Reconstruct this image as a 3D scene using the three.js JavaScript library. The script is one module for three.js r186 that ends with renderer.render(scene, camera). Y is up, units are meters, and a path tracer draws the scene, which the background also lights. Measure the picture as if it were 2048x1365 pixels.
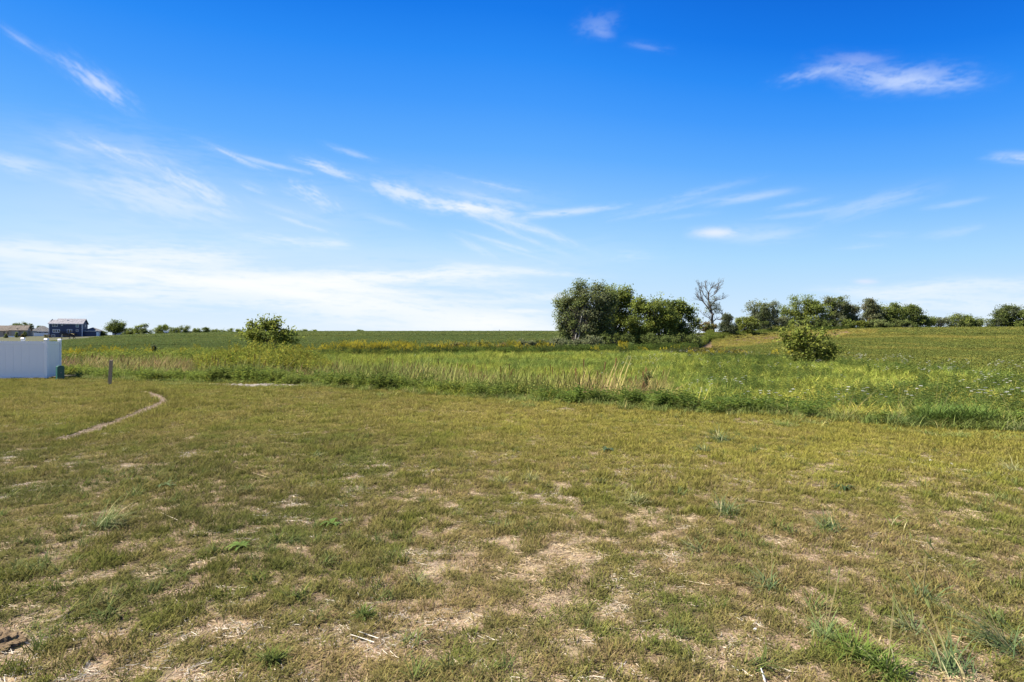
import * as THREE from 'three';

// ---------------------------------------------------------------- camera, sky, sun, exposure
const EYE = 1.75, F = 1136;                                   // eye height; focal length in pixels of the 2048 x 1365 photograph
const scene = new THREE.Scene();
const camera = new THREE.PerspectiveCamera(62, 1024 / 682, 0.1, 12000);
camera.position.set(0, EYE, 0);
camera.lookAt(0, EYE, -10);
const renderer = new THREE.WebGLRenderer({ antialias: true });
renderer.toneMapping = THREE.LinearToneMapping;
renderer.toneMappingExposure = 2.8;
renderer.shadowMap.enabled = true;

const SUN_AZ = -97 * Math.PI / 180, SUN_EL = 50 * Math.PI / 180;   // left of the view, a little behind
const sunDir = new THREE.Vector3(Math.sin(SUN_AZ) * Math.cos(SUN_EL), Math.sin(SUN_EL), -Math.cos(SUN_AZ) * Math.cos(SUN_EL));
const sun = new THREE.DirectionalLight(new THREE.Color().setRGB(1.0, 0.925, 0.785), 4.9);
sun.name = 'sun_light';
sun.position.copy(sunDir).multiplyScalar(500);
sun.target.position.set(0, 0, 0);
sun.castShadow = true;
sun.shadow.mapSize.set(4096, 4096);
Object.assign(sun.shadow.camera, { left: -400, right: 400, top: 400, bottom: -400, near: 1, far: 1500 });
scene.add(sun, sun.target);

// ---------------------------------------------------------------- numbers
function mulberry(seed) {
  let s = seed | 0;
  return () => { s = (s + 0x6d2b79f5) | 0; let t = Math.imul(s ^ (s >>> 15), 1 | s); t = (t + Math.imul(t ^ (t >>> 7), 61 | t)) ^ t; return ((t ^ (t >>> 14)) >>> 0) / 4294967296; };
}
const clamp = (x, a = 0, b = 1) => (x < a ? a : x > b ? b : x);
const lerp = (a, b, t) => a + (b - a) * t;
const sstep = (a, b, x) => { const t = clamp((x - a) / (b - a)); return t * t * (3 - 2 * t); };
const mix3 = (a, b, t) => [lerp(a[0], b[0], t), lerp(a[1], b[1], t), lerp(a[2], b[2], t)];
function h2(ix, iy) { let h = Math.imul(ix, 374761393) + Math.imul(iy, 668265263) | 0; h = Math.imul(h ^ (h >>> 13), 1274126177); return ((h ^ (h >>> 16)) >>> 0) / 4294967296; }
function vnoise(x, y) {                                        // 0..1
  const ix = Math.floor(x), iy = Math.floor(y), fx = x - ix, fy = y - iy, u = fx * fx * (3 - 2 * fx), v = fy * fy * (3 - 2 * fy);
  const a = h2(ix, iy), b = h2(ix + 1, iy), c = h2(ix, iy + 1), d = h2(ix + 1, iy + 1);
  return a + (b - a) * u + (c - a + (a - b - c + d) * u) * v;
}
function fbm(x, y, oct = 4) { let s = 0, a = 0.5, n = 0; for (let i = 0; i < oct; i++) { s += a * vnoise(x, y); n += a; const t = 1.62 * x + 1.21 * y + 17.3; y = 1.62 * y - 1.21 * x + 9.1; x = t; a *= 0.5; } return s / n; }

// ---------------------------------------------------------------- sky: air and cirrus, by direction
{
  const EXPO = renderer.toneMappingExposure, D = 180 / Math.PI;
  const azel = (u, v) => { const x = (u - 1024) / F, y = (682.5 - v) / F; return [Math.atan2(x, 1) * D, Math.atan2(y, Math.hypot(x, 1)) * D]; };
  const table = [[-1, 0.80, 0.90, 1.0], [1, 0.77, 0.885, 1.0], [3.1, 0.64, 0.822, 1.0], [6.1, 0.53, 0.765, 1.0], [9.1, 0.42, 0.71, 1.0], [14, 0.245, 0.555, 1.0], [18.6, 0.12, 0.425, 1.0], [23, 0.058, 0.33, 0.975], [27, 0.025, 0.262, 0.92], [30.6, 0.011, 0.20, 0.83], [38, 0.004, 0.125, 0.65], [50, 0.004, 0.11, 0.56], [90, 0.005, 0.10, 0.50]];
  const air = (el, out) => {
    let i = 1; while (i < table.length - 1 && el > table[i][0]) i++;
    const a = table[i - 1], b = table[i], t = clamp((el - a[0]) / (b[0] - a[0]));
    out[0] = lerp(a[1], b[1], t); out[1] = lerp(a[2], b[2], t); out[2] = lerp(a[3], b[3], t);
  };
  // wisps: from (u,v) to (u,v), half width in degrees, opacity, raggedness, fade at the start and at the end
  const W = [];
  const wisp = (u0, v0, u1, v1, w, a, o = {}) => {
    const [x0, y0] = azel(u0, v0), [x1, y1] = azel(u1, v1), L = Math.hypot(x1 - x0, y1 - y0);
    W.push({ x0, y0, L, c: (x1 - x0) / L, s: (y1 - y0) / L, w, a, seed: W.length * 37.7, taper: o.taper ?? 0.5, soft: o.soft ?? 1, fx: o.fx ?? 0.5, fy: o.fy ?? 2.2, thr: o.thr ?? 0.35, tint: o.tint ?? [1.0, 1.0, 1.02], shear: o.shear ?? 0 });
  };
  wisp(-40, 35, 140, 140, 0.5, 0.28, { thr: 0.3 });
  wisp(90, 100, 285, 228, 1.15, 0.62, { thr: 0.28, fx: 0.9, fy: 1.6, shear: 0.7 });
  wisp(100, 245, 330, 350, 0.9, 0.5, { shear: 0.5 });
  wisp(250, 300, 500, 425, 1.5, 0.62, { fx: 0.7, fy: 1.8, shear: 0.6, thr: 0.3 });
  wisp(80, 330, 480, 440, 2.6, 0.45, { fx: 0.5, fy: 1.5, thr: 0.28, shear: 0.5 });
  wisp(-60, 300, 120, 345, 1.0, 0.45, { thr: 0.25 });
  wisp(-40, 270, 500, 330, 3.0, 0.16, { thr: 0.25 });
  wisp(380, 275, 560, 350, 0.55, 0.55, { shear: 0.6 });
  wisp(440, 350, 560, 395, 0.6, 0.35);
  wisp(575, 312, 735, 368, 0.8, 0.68, { shear: 0.6, thr: 0.3 });
  wisp(545, 345, 700, 425, 1.4, 0.55, { fx: 0.9, fy: 1.5, shear: 0.5 });
  wisp(700, 355, 900, 410, 1.2, 0.7, { fx: 0.8, fy: 1.6, shear: 0.5, thr: 0.28 });
  wisp(790, 395, 1080, 440, 1.0, 0.95, { fx: 0.6, fy: 1.5, shear: 0.3, thr: 0.25 });
  wisp(980, 440, 1290, 405, 0.5, 0.55, { thr: 0.2 });
  wisp(680, 345, 1180, 410, 2.0, 0.14, { thr: 0.2 });
  wisp(860, 345, 1110, 392, 0.45, 0.32);
  wisp(440, 465, 700, 495, 0.9, 0.42, { thr: 0.3 });
  wisp(600, 478, 720, 490, 0.6, 0.5, { thr: 0.25 });
  wisp(-250, 360, 800, 440, 5.0, 0.20, { thr: 0.12, taper: 0.3, fx: 0.2, fy: 1.0 });
  wisp(-250, 460, 1300, 520, 3.4, 0.22, { thr: 0.15, taper: 0.3, fx: 0.2, fy: 1.0 });
  // the white bank low on the left
  wisp(-220, 500, 520, 512, 1.7, 0.75, { fx: 0.4, fy: 2.4, thr: 0.26, taper: 0.25, shear: 0.2 });
  wisp(-220, 540, 900, 590, 2.6, 0.7, { fx: 0.35, fy: 2.2, thr: 0.28, taper: 0.3 });
  wisp(120, 530, 760, 600, 1.0, 0.9, { fx: 0.4, fy: 2.2, thr: 0.2, taper: 0.3, shear: 0.3 });
  wisp(340, 540, 800, 580, 1.2, 0.9, { fx: 0.45, fy: 2.4, thr: 0.2, taper: 0.35 });
  wisp(560, 556, 1090, 545, 1.2, 0.85, { fx: 0.45, fy: 2.4, thr: 0.26, taper: 0.35 });
  wisp(500, 590, 1150, 655, 2.2, 0.85, { fx: 0.4, fy: 2.0, thr: 0.2, taper: 0.3 });
  wisp(600, 650, 1300, 655, 1.3, 0.6, { fx: 0.2, fy: 1.2, thr: 0.15 });
  wisp(-300, 625, 320, 622, 0.8, 0.5, { thr: 0.3 });
  wisp(1000, 590, 1330, 600, 1.3, 0.38, { fx: 0.3, fy: 1.2 });
  wisp(1180, 515, 1340, 515, 1.0, 0.2);
  // right half
  wisp(1530, 165, 1760, 128, 0.75, 0.42, { thr: 0.28, tint: [0.86, 0.94, 1.03], fx: 0.9, fy: 1.8, shear: -0.4 });
  wisp(1600, 135, 1990, 158, 1.3, 0.54, { thr: 0.22, tint: [0.9, 0.96, 1.04], fx: 0.8, fy: 2.0, shear: -0.35, taper: 0.6 });
  wisp(1700, 175, 2010, 148, 0.9, 0.5, { thr: 0.25, tint: [0.86, 0.94, 1.03], fx: 0.8, fy: 2.0, shear: -0.3 });
  wisp(1640, 110, 1800, 112, 0.8, 0.25, { thr: 0.25, tint: [0.85, 0.85, 1.0] });
  wisp(1140, 60, 1250, 30, 1.1, 0.22, { thr: 0.22, tint: [0.75, 0.85, 1.0], fx: 1, fy: 1.6 });
  wisp(1180, 62, 1235, 68, 0.6, 0.24, { thr: 0.2, tint: [0.8, 0.85, 1.0] });
  wisp(1240, 88, 1350, 102, 0.5, 0.17, { tint: [0.8, 0.85, 1.0], thr: 0.25 });
  wisp(1960, 316, 2130, 314, 0.5, 0.6, { thr: 0.2 });
  wisp(1372, 470, 1490, 468, 0.7, 0.8, { thr: 0.12, tint: [1.0, 0.97, 1.02], fx: 0.8, fy: 1.6 });
  wisp(1420, 462, 1640, 468, 1.3, 0.24, { thr: 0.2 });
  wisp(1380, 410, 1620, 378, 0.55, 0.27, { thr: 0.2 });
  wisp(1610, 445, 1900, 378, 1.1, 0.28, { thr: 0.2, shear: -0.3 });
  wisp(1700, 470, 1850, 466, 0.5, 0.2);
  wisp(1640, 500, 1820, 490, 0.5, 0.2);
  wisp(1610, 585, 2260, 555, 0.9, 0.5, { fx: 0.4, fy: 2.4, thr: 0.26, taper: 0.3 });
  wisp(1640, 610, 2300, 600, 2.2, 0.5, { fx: 0.4, fy: 2.4, thr: 0.25, taper: 0.35 });
  wisp(1700, 562, 1765, 563, 0.3, 0.5, { thr: 0.1, tint: [1.0, 0.9, 0.98] });
  {
    const rr = mulberry(909);                                  // a veil of thin feathery streaks between the larger wisps
    for (let k = 0; k < 16; k++) { const u = -80 + 1080 * rr(), v = 235 + 190 * rr() + 0.05 * u, L = 110 + 210 * rr(), s = 0.18 + 0.3 * rr(); wisp(u, v, u + L, v + L * s, 0.25 + 0.45 * rr(), 0.16 + 0.22 * rr(), { thr: 0.24, fx: 0.7, fy: 2.4, shear: 0.5 }); }
    for (let k = 0; k < 10; k++) { const u = 1150 + 800 * rr(), v = 380 + 150 * rr(), L = 120 + 160 * rr(), s = -0.1 - 0.12 * rr(); wisp(u, v, u + L, v + L * s, 0.3 + 0.3 * rr(), 0.10 + 0.12 * rr(), { thr: 0.24, fx: 0.7, fy: 2.4, shear: -0.3 }); }
    for (let k = 0; k < 16; k++) { const u = -150 + 1200 * rr(), v = 500 + 130 * rr(), L = 200 + 320 * rr(), s = 0.02 + 0.1 * rr(); wisp(u, v, u + L, v + L * s, 0.25 + 0.4 * rr(), 0.3 + 0.35 * rr(), { thr: 0.24, fx: 0.5, fy: 2.6, shear: 0.2 }); }
  }
  const W2 = 4096, H2 = 2048, data = new Float32Array(W2 * H2 * 4), c = [0, 0, 0];
  const cs = sunDir;
  for (let r = 0; r < H2; r++) {
    const el = ((r + 0.5) / H2 - 0.5) * 180;
    for (let k = 0; k < W2; k++) {
      const o = (r * W2 + k) * 4;
      data[o + 3] = 1;
      if (el < -1) { data[o] = 0.25 / EXPO; data[o + 1] = 0.30 / EXPO; data[o + 2] = 0.28 / EXPO; continue; }
      const phi = ((k + 0.5) / W2 - 0.5) * 2 * Math.PI, x = Math.cos(phi), z = Math.sin(phi);   // direction (x, z)
      let az = Math.atan2(x, -z) * D;                          // 0 ahead, + to the right
      let dd = Math.abs(az + 80); if (dd > 180) dd = 360 - dd;
      const warp = 0.40 * sstep(76, 132, dd) * sstep(185, 142, dd) + 0.04 * sstep(70, 35, dd);
      air(Math.max(el, 0) * (1 + warp), c);
      let R = c[0], G = c[1], B = c[2];
      if (Math.abs(az) < 62 && el < 38) {
        for (const w of W) {
          const dx = az - w.x0, dy = el - w.y0, along = dx * w.c + dy * w.s, t = along / w.L;
          if (t < -0.15 || t > 1.15) continue;
          let across = -dx * w.s + dy * w.c;
          const n0 = vnoise(along * 0.2 + w.seed, across * 0.3) - 0.5;
          across += n0 * Math.min(w.w, 1.1) * 0.7;
          const e = Math.abs(across) / w.w;
          if (e > 1.6) continue;
          const ends = sstep(-0.12, w.taper, t) * sstep(1.12, 1 - w.taper, t);
          const body = Math.exp(-e * e * 2.2) * ends;
          if (body < 0.01) continue;
          const qa = along + across * w.shear * 1.6;
          const n = 0.5 * fbm(qa * w.fx + w.seed, across * w.fy * 1.3 + w.seed * 1.7, 4) + 0.5 * fbm(qa * w.fx * 2.4 + w.seed + 40, across * w.fy * 5 + w.seed, 4);
          const al = w.a * 0.78 * body * (0.12 + 0.88 * sstep(w.thr + 0.08, w.thr + 0.40, n * 0.8 + body * 0.2));
          R += (w.tint[0] * 1.04 - R) * al; G += (w.tint[1] * 1.04 - G) * al; B += (w.tint[2] * 1.04 - B) * al;
        }
      } else if (el < 60) {                                    // the same kind of cirrus all round
        const s = Math.max(Math.sin(el / D), 0.06), px = x * Math.cos(el / D) / s, pz = z * Math.cos(el / D) / s;
        const n = fbm(px * 1.1 + pz * 0.6 + 31, pz * 2.2 - px * 0.3 + 7, 4);
        const edge = sstep(62, 75, Math.abs(az)) + sstep(38, 46, el);
        const al = clamp(edge) * (0.25 + 0.5 * sstep(16, 2, el)) * sstep(0.46, 0.72, n + 0.1 * sstep(20, 4, el));
        R += (1.03 - R) * al; G += (1.03 - G) * al; B += (1.05 - B) * al;
      }
      data[o] = R / EXPO; data[o + 1] = G / EXPO; data[o + 2] = B / EXPO;
    }
  }
  const sky = new THREE.DataTexture(data, W2, H2, THREE.RGBAFormat, THREE.FloatType);
  sky.mapping = THREE.EquirectangularReflectionMapping;
  sky.magFilter = sky.minFilter = THREE.LinearFilter;
  sky.needsUpdate = true;
  scene.background = sky;
  scene.environment = sky;
}

// ---------------------------------------------------------------- naming and tagging
const used = new Map();
function numbered(name) { const n = used.get(name) ?? 0; used.set(name, n + 1); return n ? `${name}_${String(n).padStart(3, '0')}` : name; }
function tag(o, label, category, group, kind) {
  if (label) o.userData.label = label;
  if (category) o.userData.category = category;
  if (group) o.userData.group = group;
  if (kind) o.userData.kind = kind;
  return o;
}
function thing(name, label, category, [x, y, z], turn = 0, group) {
  const o = new THREE.Group();
  o.name = numbered(name); o.position.set(x, y, z); o.rotation.y = turn;
  scene.add(o);
  return tag(o, label, category, group);
}
function part(parent, name, geometry, material) {
  const m = new THREE.Mesh(geometry, material);
  m.name = name; m.castShadow = m.receiveShadow = true;
  parent.add(m);
  return m;
}

// ---------------------------------------------------------------- mesh builder
class MB {
  constructor() { this.p = []; this.i = []; this.c = []; }
  get n() { return this.p.length / 3; }
  v(x, y, z, c) { this.p.push(x, y, z); if (c) this.c.push(c[0], c[1], c[2]); return this.p.length / 3 - 1; }
  tri(a, b, c) { this.i.push(a, b, c); }
  quad(a, b, c, d) { this.i.push(a, b, c, a, c, d); }
  box(x0, y0, z0, x1, y1, z1, c) {                             // separate faces so that edges stay sharp
    const P = [[x0, y0, z0], [x1, y0, z0], [x1, y1, z0], [x0, y1, z0], [x0, y0, z1], [x1, y0, z1], [x1, y1, z1], [x0, y1, z1]];
    for (const f of [[1, 0, 3, 2], [4, 5, 6, 7], [0, 4, 7, 3], [5, 1, 2, 6], [3, 7, 6, 2], [0, 1, 5, 4]]) { const k = f.map((j) => this.v(...P[j], c)); this.quad(...k); }
    return this;
  }
  poly(points, c) { const k = points.map((q) => this.v(...q, c)); for (let j = 1; j + 1 < k.length; j++) this.tri(k[0], k[j], k[j + 1]); return this; }
  tube(points, radii, sides = 6, c) {                          // a tapered tube along points
    const up = new THREE.Vector3(), t = new THREE.Vector3(), a = new THREE.Vector3(), b = new THREE.Vector3();
    let prev = null;
    points.forEach((q, k) => {
      const n = points[Math.min(k + 1, points.length - 1)], m = points[Math.max(k - 1, 0)];
      t.set(n[0] - m[0], n[1] - m[1], n[2] - m[2]).normalize();
      up.set(Math.abs(t.y) > 0.9 ? 1 : 0, Math.abs(t.y) > 0.9 ? 0 : 1, 0);
      a.crossVectors(up, t).normalize(); b.crossVectors(t, a);
      const ring = [];
      for (let s = 0; s < sides; s++) {
        const w = (s / sides) * 2 * Math.PI, r = radii[k], cx = Math.cos(w) * r, cy = Math.sin(w) * r;
        ring.push(this.v(q[0] + a.x * cx + b.x * cy, q[1] + a.y * cx + b.y * cy, q[2] + a.z * cx + b.z * cy, c));
      }
      if (prev) for (let s = 0; s < sides; s++) { const s1 = (s + 1) % sides; this.quad(prev[s], prev[s1], ring[s1], ring[s]); }
      prev = ring;
    });
    const e = this.v(...points[points.length - 1], c);
    for (let s = 0; s < sides; s++) this.tri(prev[s], prev[(s + 1) % sides], e);
    return this;
  }
  geometry(smooth = false) {
    const g = new THREE.BufferGeometry();
    g.setAttribute('position', new THREE.Float32BufferAttribute(this.p, 3));
    if (this.c.length === this.p.length && this.c.length) g.setAttribute('color', new THREE.Float32BufferAttribute(this.c, 3));
    g.setIndex(this.i);
    if (smooth) g.computeVertexNormals();
    return g;
  }
}

// ---------------------------------------------------------------- materials
const foliage = (name, through = 0.38, rough = 0.92) => new THREE.MeshPhysicalMaterial({ name, vertexColors: true, side: THREE.DoubleSide, roughness: rough, specularIntensity: 0.1, transmission: through, thickness: 0 });
const matte = (name, rgb, rough = 0.85, more = {}) => new THREE.MeshStandardMaterial({ name, color: new THREE.Color().setRGB(...rgb), roughness: rough, ...more });
function canvasTexture(size, draw, srgb = true, repeat) {
  const cv = document.createElement('canvas'); cv.width = cv.height = size;
  draw(cv.getContext('2d'), size);
  const t = new THREE.CanvasTexture(cv);
  t.wrapS = t.wrapT = THREE.RepeatWrapping; t.magFilter = THREE.LinearFilter;
  if (srgb) t.colorSpace = THREE.SRGBColorSpace;
  if (repeat) t.repeat.set(repeat, repeat);
  return t;
}
const M = {
  leaf: foliage('leaf', 0.48), grass: foliage('grass_blade', 0.34), petal: foliage('petal', 0.35),
  bark: new THREE.MeshStandardMaterial({ name: 'bark', vertexColors: true, roughness: 0.95 }),
  vinyl: matte('white_vinyl', [0.80, 0.795, 0.765], 0.38), vinylBoard: matte('white_vinyl_board', [0.78, 0.775, 0.745], 0.42),
};

// ================================================================ the land
// distance to the edge of the mown lawn, along x
const EDGE = [[-60, 42], [-40, 36], [-30, 31.5], [-22.4, 28.4], [-19.2, 26.6], [-13.2, 24], [-8.25, 22.1], [-3.8, 19.3], [0, 16.4], [4.5, 13.6], [7.1, 12.0], [9.65, 10.7], [14, 8.7], [20, 6.2], [40, -3]];
function poly1(t, x) { let i = 1; while (i < t.length - 1 && x > t[i][0]) i++; const a = t[i - 1], b = t[i]; return lerp(a[1], b[1], clamp((x - a[0]) / (b[0] - a[0]))); }
const edgeOf = (x) => poly1(EDGE, x);
const beyond = (x, d) => (d - edgeOf(x)) * 0.87 + (fbm(x * 0.5 + 3, d * 0.5, 3) - 0.5) * 0.7;     // metres past the lawn's edge
// height of the land against the eye, along bearings (pixel column of the photograph: u = 1024 + F x / d)
const LAND = [
  [-300, [[30, -1.85], [60, -2.1], [100, -2.0], [200, -0.9], [250, 0.1], [290, 1.2], [340, 2.4], [450, 2.6], [900, -8], [4000, -30]]],
  [0, [[30, -1.85], [60, -2.1], [95, -1.9], [200, -0.55], [250, 0.3], [290, 1.3], [340, 2.6], [450, 2.8], [900, -8], [4000, -30]]],
  [300, [[30, -1.9], [55, -2.0], [80, -1.75], [130, -0.6], [200, 0.85], [290, 2.9], [330, 3.8], [370, 4.4], [470, 3.8], [900, -8], [4000, -30]]],
  [600, [[30, -2.0], [55, -1.85], [80, -1.5], [130, -0.5], [200, 0.95], [300, 3.6], [385, 5.8], [480, 5.0], [900, -8], [4000, -30]]],
  [1050, [[30, -2.0], [55, -1.75], [75, -1.5], [130, -0.3], [200, 1.1], [300, 4.1], [350, 5.4], [450, 4.4], [900, -8], [4000, -30]]],
  [1250, [[30, -1.95], [55, -1.6], [75, -1.3], [130, 0.2], [200, 1.9], [330, 4.5], [450, 3.6], [900, -8], [4000, -30]]],
  [1420, [[28, -1.85], [42, -1.65], [60, -1.45], [75, -1.1], [100, -0.4], [128, 1.45], [160, 1.3], [300, -1], [900, -14], [4000, -40]]],
  [1600, [[22, -1.85], [36, -1.7], [60, -1.3], [90, -0.55], [120, 0.95], [150, 2.7], [190, 2.3], [400, -2], [900, -14], [4000, -40]]],
  [1800, [[18, -1.85], [30, -1.7], [60, -1.05], [100, 0.4], [130, 2.0], [165, 3.35], [220, 2.6], [400, -2], [900, -14], [4000, -40]]],
  [2048, [[16, -1.85], [28, -1.7], [60, -1.25], [100, 0.4], [130, 2.1], [160, 3.4], [220, 2.6], [400, -2], [900, -14], [4000, -40]]],
  [2600, [[12, -1.85], [22, -1.7], [60, -1.2], [100, 0.4], [130, 2.1], [160, 3.4], [220, 2.6], [400, -2], [900, -14], [4000, -40]]],
];
function pchip(t, x) {                                         // smooth, no overshoot
  const n = t.length;
  if (x <= t[0][0]) return t[0][1];
  if (x >= t[n - 1][0]) return t[n - 1][1];
  let i = 1; while (x > t[i][0]) i++;
  const slope = (k) => (t[k][1] - t[k - 1][1]) / (t[k][0] - t[k - 1][0]);
  const tang = (k) => { if (k === 0) return slope(1); if (k === n - 1) return slope(n - 1); const a = slope(k), b = slope(k + 1); return a * b <= 0 ? 0 : 2 * a * b / (a + b); };
  const x0 = t[i - 1][0], h = t[i][0] - x0, s = (x - x0) / h, m0 = tang(i - 1) * h, m1 = tang(i) * h, s2 = s * s, s3 = s2 * s;
  return (2 * s3 - 3 * s2 + 1) * t[i - 1][1] + (s3 - 2 * s2 + s) * m0 + (-2 * s3 + 3 * s2) * t[i][1] + (s3 - s2) * m1;
}
const column = (x, d) => 1024 + F * x / Math.max(d, 1);
function farLand(u, d) {
  let i = 1; while (i < LAND.length - 1 && u > LAND[i][0]) i++;
  const a = LAND[i - 1], b = LAND[i], t = clamp((u - a[0]) / (b[0] - a[0]));
  const s = t * t * (3 - 2 * t);
  return lerp(pchip(a[1], d), pchip(b[1], d), lerp(t, s, 0.5));
}
const MOUND = [-3.05, 3.32];                                   // a small animal digging at the lower left
function ground(x, z) {
  const d = -z, r = Math.hypot(x, z);
  const lawn = -0.02 + 0.05 * (vnoise(x * 0.45 + 5, z * 0.45) - 0.5) + 0.10 * (vnoise(x * 0.12, z * 0.12 + 9) - 0.5) * sstep(2, 12, r);
  if (d < 2) return lawn - 0.002 * Math.max(0, r - 40) - 0.0;
  const s = (d - edgeOf(x)) * 0.87;
  const u = column(x, d);
  const deep = 0.95 * sstep(14, 2, x) * sstep(-26, -17, x) + 0.22;
  const marsh = s <= 0 ? 0 : -deep * sstep(0.4, 6.5, s) - 0.03 * Math.min(s, 3);
  const near = lawn + marsh;
  const k = clamp((u - 1150) / 500);
  const b0 = lerp(34, 19, k), b1 = lerp(60, 33, k);
  const t = sstep(b0, b1, d);
  if (t <= 0) return near;
  const far = EYE + farLand(clamp(u, -300, 2600), d) + (fbm(x * 0.06, z * 0.06, 3) - 0.5) * 0.25;
  return lerp(near, far, t);
}
const at = (u, d) => { const x = (u - 1024) / F * d; return [x, ground(x, -d), -d]; };               // the ground d metres ahead on a bearing
const lawnAt = (u, v) => { let d = EYE * F / (v - 682.5); for (let k = 0; k < 4; k++) d = (EYE - ground((u - 1024) / F * d, -d)) * F / (v - 682.5); return at(u, d); };
const heightTo = (v, d) => EYE + (682.5 - v) / F * d;          // the height seen at pixel row v, d metres ahead

// where the crop starts, by bearing
const FIELD0 = [[-300, 95], [130, 92], [400, 74], [700, 66], [1050, 66], [1200, 76], [1420, 52], [1560, 44], [1700, 37], [1850, 31], [2048, 27.5], [2300, 24]];
const LOT = [[-300, 120], [0, 150], [125, 188], [200, 232], [300, 296], [420, 345], [480, 420]];      // where the house plots' grass starts
const field0 = (u) => poly1(FIELD0, u), lot0 = (u) => (u > 480 ? 1e9 : poly1(LOT, u));
// worn dirt track across the lawn
const TRACK = [[122, 880.5], [140, 875], [185, 861], [240, 841], [285, 824], [312, 812], [327, 802], [318, 795], [300, 789], [284, 784]].map(([u, v]) => lawnAt(u, v));
function trackDistance(x, z) {
  let best = 1e9;
  for (let i = 1; i < TRACK.length; i++) {
    const a = TRACK[i - 1], b = TRACK[i], dx = b[0] - a[0], dz = b[2] - a[2], t = clamp(((x - a[0]) * dx + (z - a[2]) * dz) / (dx * dx + dz * dz));
    best = Math.min(best, Math.hypot(x - a[0] - dx * t, z - a[2] - dz * t));
  }
  return best;
}
const FENCE_A = [-24.9, 25.35], FENCE_B = [-21.86, 26.65], FENCE_C = [-22.72, 28.5];
// bare places in the lawn: 0 grassy, 1 bare
const RUBBLE = [[430, 769, 0.6], [455, 770.5, 0.6], [480, 772, 0.65], [505, 774, 0.6], [528, 772, 0.6], [550, 771, 0.6], [572, 773, 0.55], [588, 774, 0.4]].map(([u, v, r]) => { const p = lawnAt(u, v); return [p[0], p[2], r]; });
function bareness(x, z) {
  const d = -z;
  const n = fbm(x * 3.0 + 11, z * 3.0 + 4, 4), n2 = fbm(x * 0.42 + 2, z * 0.42 + 31, 3), n3 = fbm(x * 6.5 + 7, z * 6.5, 3);
  const zone = sstep(9.5, 4.6, d) * (0.2 + 0.8 * Math.exp(-Math.pow((x - 0.35) / 2.4, 2)));
  let b = sstep(0.575, 0.68, n * 0.5 + n3 * 0.3 + n2 * 0.2 + zone * 0.092 - 0.035 * sstep(5.5, 9, d));
  const far = sstep(0.73, 0.80, n * 0.6 + n2 * 0.4) * 0.6;
  b = Math.max(b, far * sstep(30, 8, d));
  for (const [rx, rz, rr] of RUBBLE) b = Math.max(b, 0.6 * sstep(rr, rr * 0.5, Math.hypot(x - rx, (z - rz) * 1.4) + (n3 - 0.5) * 0.9));
  b = Math.max(b, sstep(0.42, 0.2, Math.hypot(x - MOUND[0], z + MOUND[1])));
  return b;
}
function dryness(x, z) {                                       // 0 green, 1 straw
  const d = -z, n = fbm(x * 0.35 + 71, z * 0.35 + 13, 4), n2 = fbm(x * 1.7, z * 1.7 + 50, 3);
  let t = 0.18 + 0.55 * sstep(0.32, 0.68, n * 0.6 + n2 * 0.4);
  t += 0.20 * sstep(8, 3.5, d) * Math.exp(-Math.pow((x - 0.2) / 3.5, 2));
  t -= 0.22 * sstep(-0.8, -3, x) * sstep(9, 4, d);
  t -= 0.22 * sstep(13, 24, d) * sstep(-2, -9, x);
  t -= 0.25 * sstep(1.6, 0.2, trackDistance(x, z));
  t -= 0.2 * sstep(-2.2, -0.3, (d - edgeOf(x)) * 0.87);
  return clamp(t);
}
const rowTint = (x, z) => fbm(x * 0.035 + 4, z * 0.035 + 8, 4);
function strawField(x, d, u) {                                 // thin, yellowed stretches of the crop
  const n = fbm(x * 0.06 + 90, d * 0.06, 4), n2 = fbm(x * 0.4, d * 0.4 + 12, 3);
  let t = 0;
  // along the trees on the rise, and the streaks right of the field bush
  const e = (u - 1560) / 130, y = (d - lerp(78, 128, clamp((u - 1390) / 260)));
  if (u > 1370 && u < 1760) t = Math.max(t, sstep(1.25, 0.5, Math.abs(y) / 20 + (n2 - 0.5) * 0.8) * (u < 1700 ? 1 : 0.7));
  if (u > 1640 && u < 2100) t = Math.max(t, 0.75 * sstep(1.2, 0.3, Math.abs(d - 112 + (u - 1750) * 0.06) / 16 + (n - 0.4) * 2.2 + (u - 1640) / 500));
  if (u < 1100) { t = Math.max(t, 0.8 * sstep(1, 0.2, Math.abs(d - 300 - (u - 640) * 0.15) / 9 + (n - 0.45) * 3) * sstep(590, 640, u) * sstep(800, 720, u)); t = Math.max(t, 0.35 * sstep(0.5, 0.72, n) * sstep(140, 240, d)); }
  return clamp(t * (0.55 + 0.9 * n2));
}

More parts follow.
